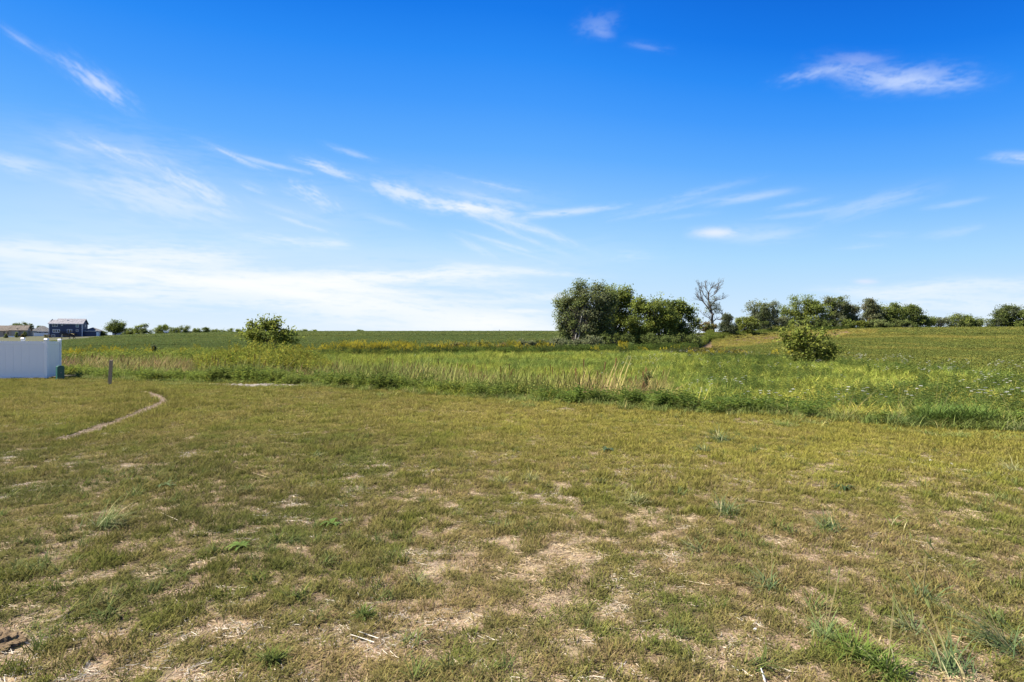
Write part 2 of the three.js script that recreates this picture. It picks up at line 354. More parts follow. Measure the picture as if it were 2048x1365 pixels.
// the one sheet of ground
const soilTexture = canvasTexture(2048, (g, S) => {
  const rnd = mulberry(77);
  g.fillStyle = 'rgb(196,186,170)'; g.fillRect(0, 0, S, S);
  const im = g.getImageData(0, 0, S, S), q = im.data;
  for (let y = 0; y < S; y++) for (let x = 0; x < S; x++) {
    const wrap = (f) => { const a = fbm(x * f / S, y * f / S, 4), b = fbm((x - S) * f / S, y * f / S, 4), c = fbm(x * f / S, (y - S) * f / S, 4), e = fbm((x - S) * f / S, (y - S) * f / S, 4), tx = x / S, ty = y / S; return lerp(lerp(a, b, tx), lerp(c, e, tx), ty); };
    const n = x % 2 || y % 2 ? 0.5 : wrap(24), o = (y * S + x) * 4, k = 0.82 + 0.36 * (n - 0.5) + 0.22 * (rnd() - 0.5);
    q[o] *= k; q[o + 1] *= k; q[o + 2] *= k;
  }
  for (let y = 0; y < S; y++) for (let x = 0; x < S; x++) if (x % 2 || y % 2) { const o = (y * S + x) * 4, p = ((y & ~1) * S + (x & ~1)) * 4, j = 0.94 + 0.12 * rnd(); for (let k = 0; k < 3; k++) q[o + k] = Math.min(255, q[p + k] * j); }
  g.putImageData(im, 0, 0);
  const stroke = (n, len, w, colors) => { for (let i = 0; i < n; i++) { const x = rnd() * S, y = rnd() * S, a = rnd() * 6.28, l = len * (0.4 + rnd()), b = (rnd() - 0.5) * 0.8; g.strokeStyle = colors[Math.floor(rnd() * colors.length)]; g.lineWidth = w * (0.5 + rnd()); for (const ox of [0, x > S / 2 ? -S : S]) for (const oy of [0, y > S / 2 ? -S : S]) { g.beginPath(); g.moveTo(x + ox, y + oy); g.quadraticCurveTo(x + ox + Math.cos(a + b) * l * 0.5, y + oy + Math.sin(a + b) * l * 0.5, x + ox + Math.cos(a) * l, y + oy + Math.sin(a) * l); g.stroke(); } } };
  stroke(5200, 30, 2.2, ['rgba(120,100,75,0.6)', 'rgba(96,82,60,0.6)', 'rgba(150,128,92,0.6)']);
  stroke(4200, 38, 2.4, ['rgba(226,214,190,0.8)', 'rgba(205,184,148,0.8)', 'rgba(240,232,216,0.8)', 'rgba(178,150,110,0.7)']);
  stroke(700, 46, 1.6, ['rgba(70,58,44,0.7)']);
});
{
  const azs = [], rings = [0.4];
  for (let a = -180; a < -56; a += 4) azs.push(a);
  for (let a = -56; a <= 56.001; a += 0.2) azs.push(a);
  for (let a = 60; a < 180; a += 4) azs.push(a);
  while (rings[rings.length - 1] < 5000) { const r = rings[rings.length - 1]; rings.push(r * (r < 2 ? 1.15 : r < 60 ? 1.022 : r < 420 ? 1.02 : 1.09)); }
  const p = [], c = [], uv = [], idx = [], A = azs.length;
  const put = (x, z) => {
    const d = -z, y = ground(x, z), u = column(x, d), s = d > 0 ? beyond(x, d) : -9;
    let col;
    const n = fbm(x * 0.8, z * 0.8, 3);
    const b = s < 1 ? bareness(x, z) : 0, dry = s < 1 ? dryness(x, z) : 0;
    const lawn = mix3(mix3([0.22, 0.19, 0.085], [0.34, 0.28, 0.155], dry), [0.84, 0.72, 0.52], b);
    const wet = mix3([0.055, 0.062, 0.022], [0.11, 0.095, 0.042], n);
    const soy = mix3(mix3([0.050, 0.072, 0.018], [0.115, 0.12, 0.030], sstep(1250, 1450, u)), [0.34, 0.235, 0.115], d > 20 ? strawField(x, d, u) : 0);
    const plot = mix3([0.085, 0.122, 0.030], [0.155, 0.165, 0.052], fbm(x * 0.07 + 40, z * 0.07, 4));
    col = mix3(lawn, wet, sstep(-0.3, 0.8, s));
    if (d > 15) {
      col = mix3(col, soy, sstep(field0(u) - 2, field0(u) + 1, d));
      col = mix3(col, plot, sstep(lot0(u) - 2, lot0(u) + 2, d));
      const rim = u < 470 && u > 100 ? sstep(9, 2, Math.abs(d - lot0(u) - 6)) * sstep(0.42, 0.6, fbm(x * 0.05, z * 0.05, 3)) * sstep(225, 265, u) : 0;
      col = mix3(col, [0.36, 0.26, 0.14], rim * 0.8);
    }
    p.push(x, y, z); c.push(col[0], col[1], col[2]); uv.push(x / 2.6, -z / 2.6);
  };
  for (const r of rings) for (const a of azs) put(Math.sin(a * Math.PI / 180) * r, -Math.cos(a * Math.PI / 180) * r);
  put(0, 0);
  const centre = p.length / 3 - 1;
  for (let k = 0; k < A; k++) idx.push(k, centre, (k + 1) % A);
  for (let j = 0; j + 1 < rings.length; j++) for (let k = 0; k < A; k++) { const k1 = (k + 1) % A, a = j * A + k, b = j * A + k1, e = (j + 1) * A + k1, f = (j + 1) * A + k; idx.push(a, b, e, a, e, f); }
  const g = new THREE.BufferGeometry();
  g.setAttribute('position', new THREE.Float32BufferAttribute(p, 3));
  g.setAttribute('color', new THREE.Float32BufferAttribute(c, 3));
  g.setAttribute('uv', new THREE.Float32BufferAttribute(uv, 2));
  g.setIndex(idx); g.computeVertexNormals();
  const m = new THREE.Mesh(g, new THREE.MeshStandardMaterial({ name: 'soil_and_thatch', vertexColors: true, map: soilTexture, bumpMap: soilTexture, bumpScale: 0.02, roughness: 0.98 }));
  m.name = 'ground'; m.receiveShadow = true;
  scene.add(m);
  tag(m, 'wide sheet of land: dry lawn, boggy hollow and the crop fields rising behind', null, null, 'structure');
}
// the dirt track: its own sheet just above the lawn, with ragged edges
{
  const curve = new THREE.CatmullRomCurve3(TRACK.map((q) => new THREE.Vector3(...q))), N = 160, mb = new MB(), uv = [];
  for (let i = 0; i <= N; i++) {
    const t = i / N, q = curve.getPointAt(t), T = curve.getTangentAt(t), sx = -T.z, sz = T.x, L = Math.hypot(sx, sz);
    const fade = sstep(0, 0.12, t) * sstep(1, 0.9, t) * 0.7 + 0.3;
    for (const k of [-1, -0.5, 0, 0.5, 1]) {
      const w = (0.05 + 0.12 * fbm(i * 0.16 + 5 * k, k * 9 + 2, 3)) * fade * lerp(1, 1.25, sstep(0.5, 0.2, t)), x = q.x + sx / L * k * w, z = q.z + sz / L * k * w;
      mb.v(x, ground(x, z) + 0.008 - (k === 0 || Math.abs(k) === 0.5 ? 0.0 : 0.003), z, mix3([0.62, 0.49, 0.33], [0.32, 0.245, 0.16], vnoise(i * 0.7, k * 3))); uv.push(x / 1.3, -z / 1.3);
    }
  }
  for (let i = 0; i < N; i++) for (let k = 0; k < 4; k++) { const a = i * 5 + k; mb.quad(a, a + 1, a + 6, a + 5); }
  const g = mb.geometry(true); g.setAttribute('uv', new THREE.Float32BufferAttribute(uv, 2));
  const m = new THREE.Mesh(g, new THREE.MeshStandardMaterial({ name: 'track_dirt', vertexColors: true, map: soilTexture, bumpMap: soilTexture, bumpScale: 0.03, roughness: 1, side: THREE.DoubleSide }));
  m.name = 'dirt_path'; m.receiveShadow = true; scene.add(m);
  tag(m, 'narrow winding track of bare pale dirt worn through the lawn at left', null, null, 'structure');
}

// ================================================================ fence, stake, pedestal
{
  // three posts and two runs of vinyl boards, part of the yard fence that comes in from the left
  const yA = ground(FENCE_A[0], -FENCE_A[1]), H = 1.80;
  const f = thing('vinyl_fence', 'white vinyl privacy fence with capped posts standing at the left edge of the lawn', 'fence', [FENCE_B[0], ground(FENCE_B[0], -FENCE_B[1]), -FENCE_B[1]]);
  const o = f.position, local = (q, y) => [q[0] - o.x, y, -q[1] - o.z];
  const postBase = (q) => ground(q[0], -q[1]) - o.y;
  const post = (q, turn, lift = 0) => {
    const b = postBase(q), [x, , z] = local(q, 0), w = 0.064;
    const g = new MB().box(-w, -0.1, -w, w, H - 0.005 + lift, w).geometry();
    const p = part(f, 'post', g, M.vinyl); p.position.set(x, b, z); p.rotation.y = turn;
    const c = new MB(), cw = 0.079, y0 = H + lift - 0.002, y1 = y0 + 0.035, y2 = y1 + 0.045, s = 0.045;
    c.box(-cw, y0, -cw, cw, y1, cw);
    c.poly([[-cw, y1, cw], [cw, y1, cw], [s, y2, s], [-s, y2, s]]).poly([[cw, y1, cw], [cw, y1, -cw], [s, y2, -s], [s, y2, s]]).poly([[cw, y1, -cw], [-cw, y1, -cw], [-s, y2, -s], [s, y2, -s]]).poly([[-cw, y1, -cw], [-cw, y1, cw], [-s, y2, s], [-s, y2, -s]]).poly([[-s, y2, s], [s, y2, s], [s, y2, -s], [-s, y2, -s]]);
    part(p, 'post_cap', c.geometry(), M.vinyl);
  };
  const run = (a, b, boards, dropA = 0, dropB = 0) => {
    const [ax, , az] = local(a, 0), [bx, , bz] = local(b, 0), L = Math.hypot(bx - ax, bz - az), turn = Math.atan2(-(bz - az), bx - ax), ya = postBase(a), yb = postBase(b), n = 0.064;
    const along = (s) => (s / L) * (yb - ya);
    const slab = (name, s0, s1, y0, y1, half, mat) => {        // sheared to the slope of the ground
      const mb = new MB().box(s0, y0, -half, s1, y1, half);
      for (let k = 0; k < mb.p.length; k += 3) mb.p[k + 1] += along(mb.p[k]);
      const m = part(f, name, mb.geometry(), mat); m.position.set(ax, ya, az); m.rotation.y = turn;
    };
    const plank = (name, s0, s1, y0, y1, half, mat) => {       // a tongued board with a groove along each edge
      const mb = new MB().box(s0, y0, -0.007, s1, y1, 0.007).box(s0 + 0.003, y0, 0.0071, s1 - 0.003, y1, half).box(s0 + 0.003, y0, -half, s1 - 0.003, y1, -0.0071);
      for (let k = 0; k < mb.p.length; k += 3) mb.p[k + 1] += along(mb.p[k]);
      const m = part(f, name, mb.geometry(), mat); m.position.set(ax, ya, az); m.rotation.y = turn;
    };
    slab('rail', n + 0.002, L - n - 0.002, H - 0.19, H - 0.05, 0.026, M.vinyl);
    slab('rail', n + 0.002, L - n - 0.002, 0.045, 0.185, 0.026, M.vinyl);
    const w = (L - 2 * n) / boards;
    for (let k = 0; k < boards; k++) plank('board', n + k * w + 0.0004, n + (k + 1) * w - 0.0004, 0.186, H - 0.191, k % 2 ? 0.0095 : 0.0103, M.vinylBoard);
  };
  const turnOf = (a, b) => Math.atan2((b[1] - a[1]), b[0] - a[0]);
  post(FENCE_A, turnOf(FENCE_A, FENCE_B)); post(FENCE_B, turnOf(FENCE_A, FENCE_B) - 0.3, 0.01); post(FENCE_C, turnOf(FENCE_B, FENCE_C));
  run(FENCE_A, FENCE_B, 11); run(FENCE_B, FENCE_C, 7);
  // the far side of the yard, of which one cap shows over the rail
  const D = [-24.6, 28.55];
  post(D, 0.2, 0.05);
}
{
  const [x, y, z] = lawnAt(218.5, 771.5);
  const t = thing('wooden_stake', 'leaning weathered square wooden stake in the lawn right of the white fence', 'stake', [x, y, z], 0.42);
  const wood = canvasTexture(256, (g, S) => { const r = mulberry(5); g.fillStyle = 'rgb(160,146,126)'; g.fillRect(0, 0, S, S); for (let k = 0; k < 260; k++) { const v = 90 + r() * 100; g.fillStyle = `rgba(${v},${v * 0.9},${v * 0.76},0.35)`; g.fillRect(r() * S, 0, 1 + r() * 3, S); } for (let k = 0; k < 60; k++) { const v = 60 + r() * 60; g.fillStyle = `rgba(${v},${v * 0.9},${v * 0.8},0.4)`; g.fillRect(r() * S, r() * S, 1 + r() * 2, 8 + r() * 40); } });
  const w = 0.055, h = 1.03, mb = new MB(), uv = [];
  const ring = (yy, s) => [[-w * s, yy, w * s], [w * s, yy, w * s], [w * s, yy, -w * s], [-w * s, yy, -w * s]];
  const a = ring(-0.15, 1), b = ring(h - 0.012, 1), c = ring(h, 0.86);
  for (let k = 0; k < 4; k++) { const k1 = (k + 1) % 4; mb.poly([a[k], a[k1], b[k1], b[k]]); uv.push(0, 0, 0.4, 0, 0.4, 1, 0, 1); mb.poly([b[k], b[k1], c[k1], c[k]]); uv.push(0, 0, 0.4, 0, 0.4, 0.05, 0, 0.05); }
  mb.poly(c); uv.push(0, 0, 0.1, 0, 0.1, 0.1, 0, 0.1);
  const g = mb.geometry(); g.setAttribute('uv', new THREE.Float32BufferAttribute(uv, 2));
  part(t, 'post', g, new THREE.MeshStandardMaterial({ name: 'weathered_wood', map: wood, bumpMap: wood, bumpScale: 0.004, roughness: 0.9, color: new THREE.Color().setRGB(1.0, 0.92, 0.80) }));
  t.children[0].rotation.z = -0.055; t.children[0].rotation.x = 0.02;
}
{
  const x = (119.5 - 1024) / F * 26.0, z = -26.0, y = ground(x, z);
  const t = thing('utility_pedestal', 'dark green plastic utility pedestal with rounded top at the foot of the white fence', 'utility box', [x, y, z], 0.95);
  const green = matte('green_plastic', [0.012, 0.075, 0.058], 0.42), w = 0.125, dp = 0.095;
  const shape = (s, h, r) => { const q = new THREE.Shape(); q.moveTo(-s, 0); q.lineTo(-s, h - r); q.quadraticCurveTo(-s, h - r * 0.25, -s + r * 0.8, h - r * 0.12); q.quadraticCurveTo(0, h + 0.012, s - r * 0.8, h - r * 0.12); q.quadraticCurveTo(s, h - r * 0.25, s, h - r); q.lineTo(s, 0); q.closePath(); return q; };
  const ext = (s, y0, h, r, depth) => { const g = new THREE.ExtrudeGeometry(shape(s, h, r), { depth, bevelEnabled: true, bevelThickness: 0.012, bevelSize: 0.012, bevelSegments: 3, curveSegments: 10 }); g.translate(0, y0, -depth / 2); return g; };
  part(t, 'cover', ext(w, 0.06, 0.60, 0.09, dp * 2), green);
  part(t, 'base', new MB().box(-w - 0.028, -0.08, -dp - 0.03, w + 0.028, 0.075, dp + 0.03).geometry(), matte('dark_green_base', [0.012, 0.07, 0.05], 0.55));
  part(t, 'door_seam', new MB().box(-w + 0.02, 0.20, dp + 0.0125, w - 0.02, 0.206, dp + 0.016).geometry(), matte('seam', [0.006, 0.03, 0.022], 0.6));
  part(t, 'lock', new THREE.CylinderGeometry(0.018, 0.018, 0.02, 12).rotateX(Math.PI / 2).translate(0, 0.34, dp + 0.018), matte('lock_metal', [0.25, 0.25, 0.24], 0.4, { metalness: 0.7 }));
}

// ================================================================ the houses on the rise at left
const H_M = {
  navy: matte('navy_siding', [0.030, 0.046, 0.095], 0.6), trim: matte('white_trim', [0.72, 0.73, 0.74], 0.5), shingle: null, glass: new THREE.MeshPhysicalMaterial({ name: 'window_glass', color: new THREE.Color().setRGB(0.02, 0.03, 0.04), roughness: 0.06, specularIntensity: 1 }),
  deck: matte('dark_deck_wood', [0.035, 0.026, 0.022], 0.8), door: matte('white_door', [0.74, 0.75, 0.75], 0.4), stone: matte('concrete', [0.34, 0.32, 0.29], 0.9),
  beige: matte('beige_siding', [0.30, 0.26, 0.21], 0.7), brownRoof: null, greyRoof: null, greyWall: matte('slate_siding', [0.085, 0.085, 0.115], 0.7), paleDoor: matte('pale_blue_door', [0.62, 0.72, 0.76], 0.45), blind: matte('green_blind', [0.16, 0.24, 0.22], 0.6), tan: matte('tan_door', [0.33, 0.29, 0.25], 0.6),
};
const shingleTexture = canvasTexture(512, (g, S) => { const r = mulberry(9); g.fillStyle = 'rgb(190,190,190)'; g.fillRect(0, 0, S, S); for (let y = 0; y < 32; y++) for (let x = 0; x < 20; x++) { const v = 150 + r() * 90; g.fillStyle = `rgb(${v},${v},${v})`; g.fillRect((x + (y % 2) * 0.5) * S / 20, y * S / 32, S / 20 - 1, S / 32 - 2); } });
shingleTexture.repeat.set(0.25, 0.25);
const sidingBump = canvasTexture(128, (g, S) => { const k = g.createLinearGradient(0, 0, 0, S); k.addColorStop(0, '#222'); k.addColorStop(0.93, '#fff'); k.addColorStop(1, '#222'); g.fillStyle = k; g.fillRect(0, 0, S, S); }, false);
const roofMat = (name, rgb) => new THREE.MeshStandardMaterial({ name, map: shingleTexture, color: new THREE.Color().setRGB(...rgb), roughness: 0.92 });
H_M.shingle = roofMat('grey_shingles', [0.34, 0.33, 0.36]); H_M.brownRoof = roofMat('brown_shingles', [0.20, 0.165, 0.135]); H_M.greyRoof = roofMat('charcoal_shingles', [0.175, 0.17, 0.165]);
function planar(g) {                                            // uv in metres from the two longest axes
  const p = g.attributes.position, uv = [];
  for (let i = 0; i < p.count; i++) uv.push(p.getX(i) + p.getZ(i) * 0.37, p.getY(i) + p.getZ(i) * 0.8);
  g.setAttribute('uv', new THREE.Float32BufferAttribute(uv, 2));
  return g;
}
function gableWall(w, h, rise, depth) {                         // centred on x, front at z = 0, going back; gables on the ends (x)
  const mb = new MB(), x = w / 2;
  mb.poly([[-x, 0, 0], [x, 0, 0], [x, h, 0], [-x, h, 0]]); mb.poly([[x, 0, -depth], [-x, 0, -depth], [-x, h, -depth], [x, h, -depth]]);
  mb.poly([[x, 0, 0], [x, 0, -depth], [x, h, -depth], [x, h + rise, -depth / 2], [x, h, 0]]); mb.poly([[-x, 0, -depth], [-x, 0, 0], [-x, h, 0], [-x, h + rise, -depth / 2], [-x, h, -depth]]);
  return planar(mb.geometry());
}
function gableRoof(x0, x1, h, rise, depth, over = 0.45, thick = 0.18) {   // two slabs meeting at the ridge
  const mb = new MB(), k = rise / (depth / 2), e = over, lo = h - k * e;
  const prof = [[e, lo], [-depth / 2, h + rise], [-depth - e, lo]];
  const pts = (x, up) => prof.map(([z, y]) => [x, y + up, z]);
  const a = pts(x0, thick), b = pts(x1, thick), c = pts(x0, 0.02), d = pts(x1, 0.02);
  for (let j = 0; j < 2; j++) { mb.poly([a[j], b[j], b[j + 1], a[j + 1]]); mb.poly([c[j + 1], d[j + 1], d[j], c[j]]); mb.poly([b[j], d[j], d[j + 1], b[j + 1]]); mb.poly([c[j], a[j], a[j + 1], c[j + 1]]); }
  mb.poly([c[0], d[0], b[0], a[0]]); mb.poly([a[2], b[2], d[2], c[2]]);
  return planar(mb.geometry());
}
function hipRoof(x0, x1, z0, z1, y, rise) {
  const mb = new MB(), zc = (z0 + z1) / 2, q = Math.abs(z0 - z1) / 2, a = [x0, y, z0], b = [x1, y, z0], c = [x1, y, z1], d = [x0, y, z1], e = [x0 + q, y + rise, zc], f = [x1 - q, y + rise, zc];
  mb.poly([a, b, f, e]).poly([b, c, f]).poly([c, d, e, f]).poly([d, a, e]).poly([d, c, b, a]);
  return planar(mb.geometry());
}
function windowOn(parent, cx, cy, w, h, z, { panes = 1, frame = M.vinyl, glass = H_M.glass, b = 0.12, side } = {}) {   // proud of the wall plane z (facing +z), or on the gable x when side is set
  const fr = new MB(), gl = new MB();
  const x0 = cx - w / 2, x1 = cx + w / 2, y0 = cy - h / 2, y1 = cy + h / 2;
  fr.box(x0, y0, z, x1, y0 + b, z + 0.06).box(x0, y1 - b, z, x1, y1, z + 0.06).box(x0, y0 + b, z, x0 + b, y1 - b, z + 0.06).box(x1 - b, y0 + b, z, x1, y1 - b, z + 0.06);
  for (let k = 1; k < panes; k++) { const xm = lerp(x0, x1, k / panes); fr.box(xm - b / 2, y0 + b, z, xm + b / 2, y1 - b, z + 0.055); }
  gl.box(x0 + b, y0 + b, z + 0.004, x1 - b, y1 - b, z + 0.025);
  const o = part(parent, 'window', fr.geometry(), frame); part(o, 'pane', gl.geometry(), glass);
  if (side !== undefined) { o.rotation.y = Math.PI / 2; o.position.set(side, 0, 0); }
  return o;
}
{
  const d = 290, x = (131 - 1024) / F * d, y = heightTo(677.3, d);
  const t = thing('navy_house', 'large navy blue two storey house with grey shingle roof, white corner trim and attached wing', 'house', [x, y, -d], 23 * Math.PI / 180);
  const Wd = 13.8, Hh = 7.6, fx = (px) => (px - 870) / 1090 * Wd, fy = (py) => (980 - py) / 515 * Hh;
  part(t, 'wall', gableWall(Wd, Hh, 2.5, 9.4).translate(0, 0, 0), new THREE.MeshStandardMaterial({ name: 'navy_siding', color: H_M.navy.color, roughness: 0.6, bumpMap: sidingBump, bumpScale: 0.02 }));
  const roof = part(t, 'roof', gableRoof(-Wd / 2 + 2.3, Wd / 2 + 0.5, Hh, 2.5, 9.4), H_M.shingle);
  part(roof, 'lower_roof', gableRoof(-Wd / 2 - 0.5, -Wd / 2 + 2.298, Hh - 0.03, 1.95, 9.4), H_M.shingle);
  part(roof, 'vent', new MB().box(fx(850), Hh + 1.75, -2.9, fx(910), Hh + 1.98, -2.55).geometry(), H_M.trim);
  part(roof, 'gutter', new MB().box(-Wd / 2 - 0.5, Hh - 0.36, 0.42, Wd / 2 + 0.5, Hh - 0.14, 0.56).geometry(), H_M.trim);
  for (const s of [-1, 1]) part(t, 'corner_trim', new MB().box(s * Wd / 2 - 0.2, 0, -0.2, s * Wd / 2 + 0.03, Hh - 0.05, 0.04).geometry(), H_M.trim);
  windowOn(t, fx(512), fy(522), 2.2, 1.5, 0, { panes: 2, frame: H_M.trim });
  windowOn(t, fx(742), fy(505), 0.75, 0.95, 0, { frame: H_M.trim, b: 0.14 });
  windowOn(t, fx(1248), fy(533), 1.25, 1.8, 0, { frame: H_M.trim, glass: H_M.blind });
  windowOn(t, fx(558), fy(725), 3.0, 1.65, 0, { panes: 3, frame: H_M.trim, b: 0.2 });
  windowOn(t, fx(992), fy(732), 2.2, 2.0, 0, { panes: 2, frame: H_M.trim, b: 0.16 }).name = 'patio_door';
  windowOn(t, fx(1243), fy(707), 1.1, 1.1, 0, { frame: H_M.trim });
  windowOn(t, fx(460), fy(895), 1.5, 1.3, 0, { frame: H_M.trim, b: 0.14 });
  windowOn(t, 5.2, fy(530), 0.9, 1.0, 0, { frame: H_M.trim, side: Wd / 2 });
  part(t, 'door', new MB().box(fx(725), 0.05, 0.003, fx(775), 2.1, 0.07).geometry(), H_M.door);
  const deck = part(t, 'deck', new MB().box(fx(720), fy(825), 0.05, fx(1240), fy(805), 3.1).geometry(), H_M.deck);
  const rl = new MB(); rl.box(fx(720), fy(755), 3.0, fx(1240), fy(745), 3.1); for (let k = 0; k <= 40; k++) { const px = lerp(fx(722), fx(1238), k / 40); rl.box(px - 0.03, fy(805), 3.02, px + 0.03, fy(755), 3.08); } rl.box(fx(720), fy(755), 0.1, fx(720) + 0.08, fy(745), 3.0).box(fx(1240) - 0.08, fy(755), 0.1, fx(1240), fy(745), 3.0);
  part(deck, 'railing', rl.geometry(), H_M.deck);
  for (const px of [735, 980, 1225]) part(deck, 'deck_post', new MB().box(fx(px) - 0.09, -0.3, 2.85, fx(px) + 0.09, fy(825), 3.03).geometry(), H_M.deck);
  const st = new MB(); for (let k = 0; k < 8; k++) st.box(fx(1240) + k * 0.28, fy(815) - (k + 1) * 0.22, 1.9, fx(1240) + (k + 1) * 0.28, fy(815) - k * 0.22 - 0.16, 3.0); part(deck, 'stair', st.geometry(), H_M.deck);
  part(t, 'foundation', new MB().box(-Wd / 2 + 0.02, -1.2, -9.35, Wd / 2 - 0.02, 0.0, -0.02).geometry(), H_M.stone);
  // the wing
  const w0 = Wd / 2 + 0.01, w1 = Wd / 2 + 7.0, by = 1.2, wh = 2.75;
  const wing = part(t, 'wing', planar(new MB().box(w0, by - 1.5, -9.6, w1, by + wh, -2.4).geometry()), H_M.navy);
  part(wing, 'wing_roof', hipRoof(w0 - 1.0, w1 + 0.45, -1.95, -10.05, by + wh + 0.01, 1.9), H_M.greyRoof);
  part(wing, 'wing_door', new MB().box(w1 - 1.55, by, -2.397, w1 - 0.5, by + 2.15, -2.33).geometry(), H_M.paleDoor);
  part(wing, 'wing_trim', new MB().box(w1 - 0.2, by, -2.55, w1 + 0.03, by + wh, -2.36).geometry(), H_M.trim);
  part(wing, 'eave_board', new MB().box(w0 + 0.01, by + wh - 0.22, -2.02, w1 + 0.4, by + wh - 0.005, -1.94).geometry(), H_M.trim);
}
{
  // beige ranch house at the left edge of the photograph
  const d = 330, x = (28 - 1024) / F * d, y = heightTo(671.8, d);
  const t = thing('beige_house', 'low beige ranch house with brown roof and a front gable at the far left', 'house', [x, y, -d], 25 * Math.PI / 180);
  const S = 5.75, P = (u) => (u - 28) / S * (330 / 330);       // metres along the front per photograph pixel here
  part(t, 'wall', gableWall(22, 2.9, 0.1, 9).translate(P(8), 0, -2), H_M.beige);
  part(t, 'roof', gableRoof(P(8) - 11.5, P(8) + 6, 2.9, 2.9, 9).translate(0, 0, -2), H_M.brownRoof);
  // front wing whose gable faces right
  part(t, 'gable_wing', gableWall(8.2, 3.3, 2.6, 7.6).translate(P(44) - 1, 0, 1.2), H_M.beige);
  part(t, 'gable_roof', gableRoof(P(44) - 6.0, P(44) + 3.7, 3.3, 2.6, 7.6, 0.5).translate(0, 0, 1.2), H_M.brownRoof);
  part(t, 'bay', new MB().box(P(26), 0, 1.21, P(43), 3.1, 3.0).geometry(), H_M.tan);
  part(t, 'bay_roof', hipRoof(P(26) - 0.4, P(43) + 0.4, 3.4, -1.2, 3.12, 1.1), H_M.brownRoof);
  part(t, 'porch_post', new MB().box(P(5), 0, -0.1, P(5) + 0.4, 2.9, 0.3).geometry(), H_M.tan);
  windowOn(t, P(12), 1.5, 2.2, 1.5, -2, { panes: 2, frame: H_M.tan });
  windowOn(t, P(0), 1.4, 1.8, 2.0, -2, { panes: 2, frame: H_M.tan });
  part(t, 'foundation', new MB().box(P(8) - 10.9, -1.5, -10.8, P(8) + 10.9, -0.01, -2.03).geometry(), H_M.stone);
}
{
  const d = 365, x = (83 - 1024) / F * d, y = heightTo(671.5, d);
  const t = thing('grey_house', 'slate house with broad charcoal roof half hidden left of the navy house', 'house', [x, y, -d], 34 * Math.PI / 180);
  part(t, 'wall', gableWall(9, 2.6, 3.2, 9), H_M.greyWall);
  part(t, 'roof', hipRoof(-6.2, 6.0, 0.6, -9.6, 2.62, 3.6), H_M.greyRoof);
  part(t, 'gutter', new MB().box(-6.2, 2.4, 0.58, 6.0, 2.6, 0.7).geometry(), H_M.trim);
  windowOn(t, 0.5, 1.4, 1.5, 1.2, 0, { frame: H_M.trim });
  part(t, 'foundation', new MB().box(-4.45, -1.5, -8.9, 4.45, -0.01, -0.03).geometry(), H_M.stone);
}
{
  // far white vinyl fence between the two houses
  const d = 318, x = (81 - 1024) / F * d, y = heightTo(672, d);
  const t = thing('vinyl_fence', 'distant bright white vinyl fence between the beige and navy houses', 'fence', [x, y, -d], 50 * Math.PI / 180);
  for (let k = 0; k < 3; k++) { part(t, 'panel', new MB().box(-3 + k * 2 + 0.07, -0.2, -0.03, -1 + k * 2 - 0.07, 1.55, 0.03).geometry(), M.vinylBoard); }
  for (let k = 0; k < 4; k++) part(t, 'post', new MB().box(-3.065 + k * 2, -0.3, -0.065, -2.935 + k * 2, 1.72, 0.065).geometry(), M.vinyl);
  const e = thing('white_kerb', 'low white edging strip on the grass before the beige house', 'edging', [(21 - 1024) / F * 312, heightTo(673.6, 312), -312], 38 * Math.PI / 180);
  part(e, 'edging_board', new MB().box(-1.6, -0.3, -0.1, 1.6, 0.35, 0.1).geometry(), M.vinyl);
}
{
  // pale house and shed glimpsed behind the round tree
  const d = 340, x = (239 - 1024) / F * d, y = heightTo(671.6, d);
  const t = thing('white_house', 'pale low house half hidden behind the round tree right of the navy house', 'house', [x, y, -d], 30 * Math.PI / 180);
  part(t, 'wall', gableWall(7.5, 2.3, 0.9, 6), matte('pale_siding', [0.28, 0.30, 0.34], 0.6));
  part(t, 'roof', gableRoof(-4.0, 4.0, 2.3, 0.9, 6, 0.3), H_M.greyRoof);
  windowOn(t, -1.5, 1.25, 1.1, 1.0, 0, { frame: H_M.trim }); windowOn(t, 1.3, 1.25, 1.1, 1.0, 0, { frame: H_M.trim });
  part(t, 'foundation', new MB().box(-3.7, -1.5, -5.9, 3.7, -0.01, -0.03).geometry(), H_M.stone);
}
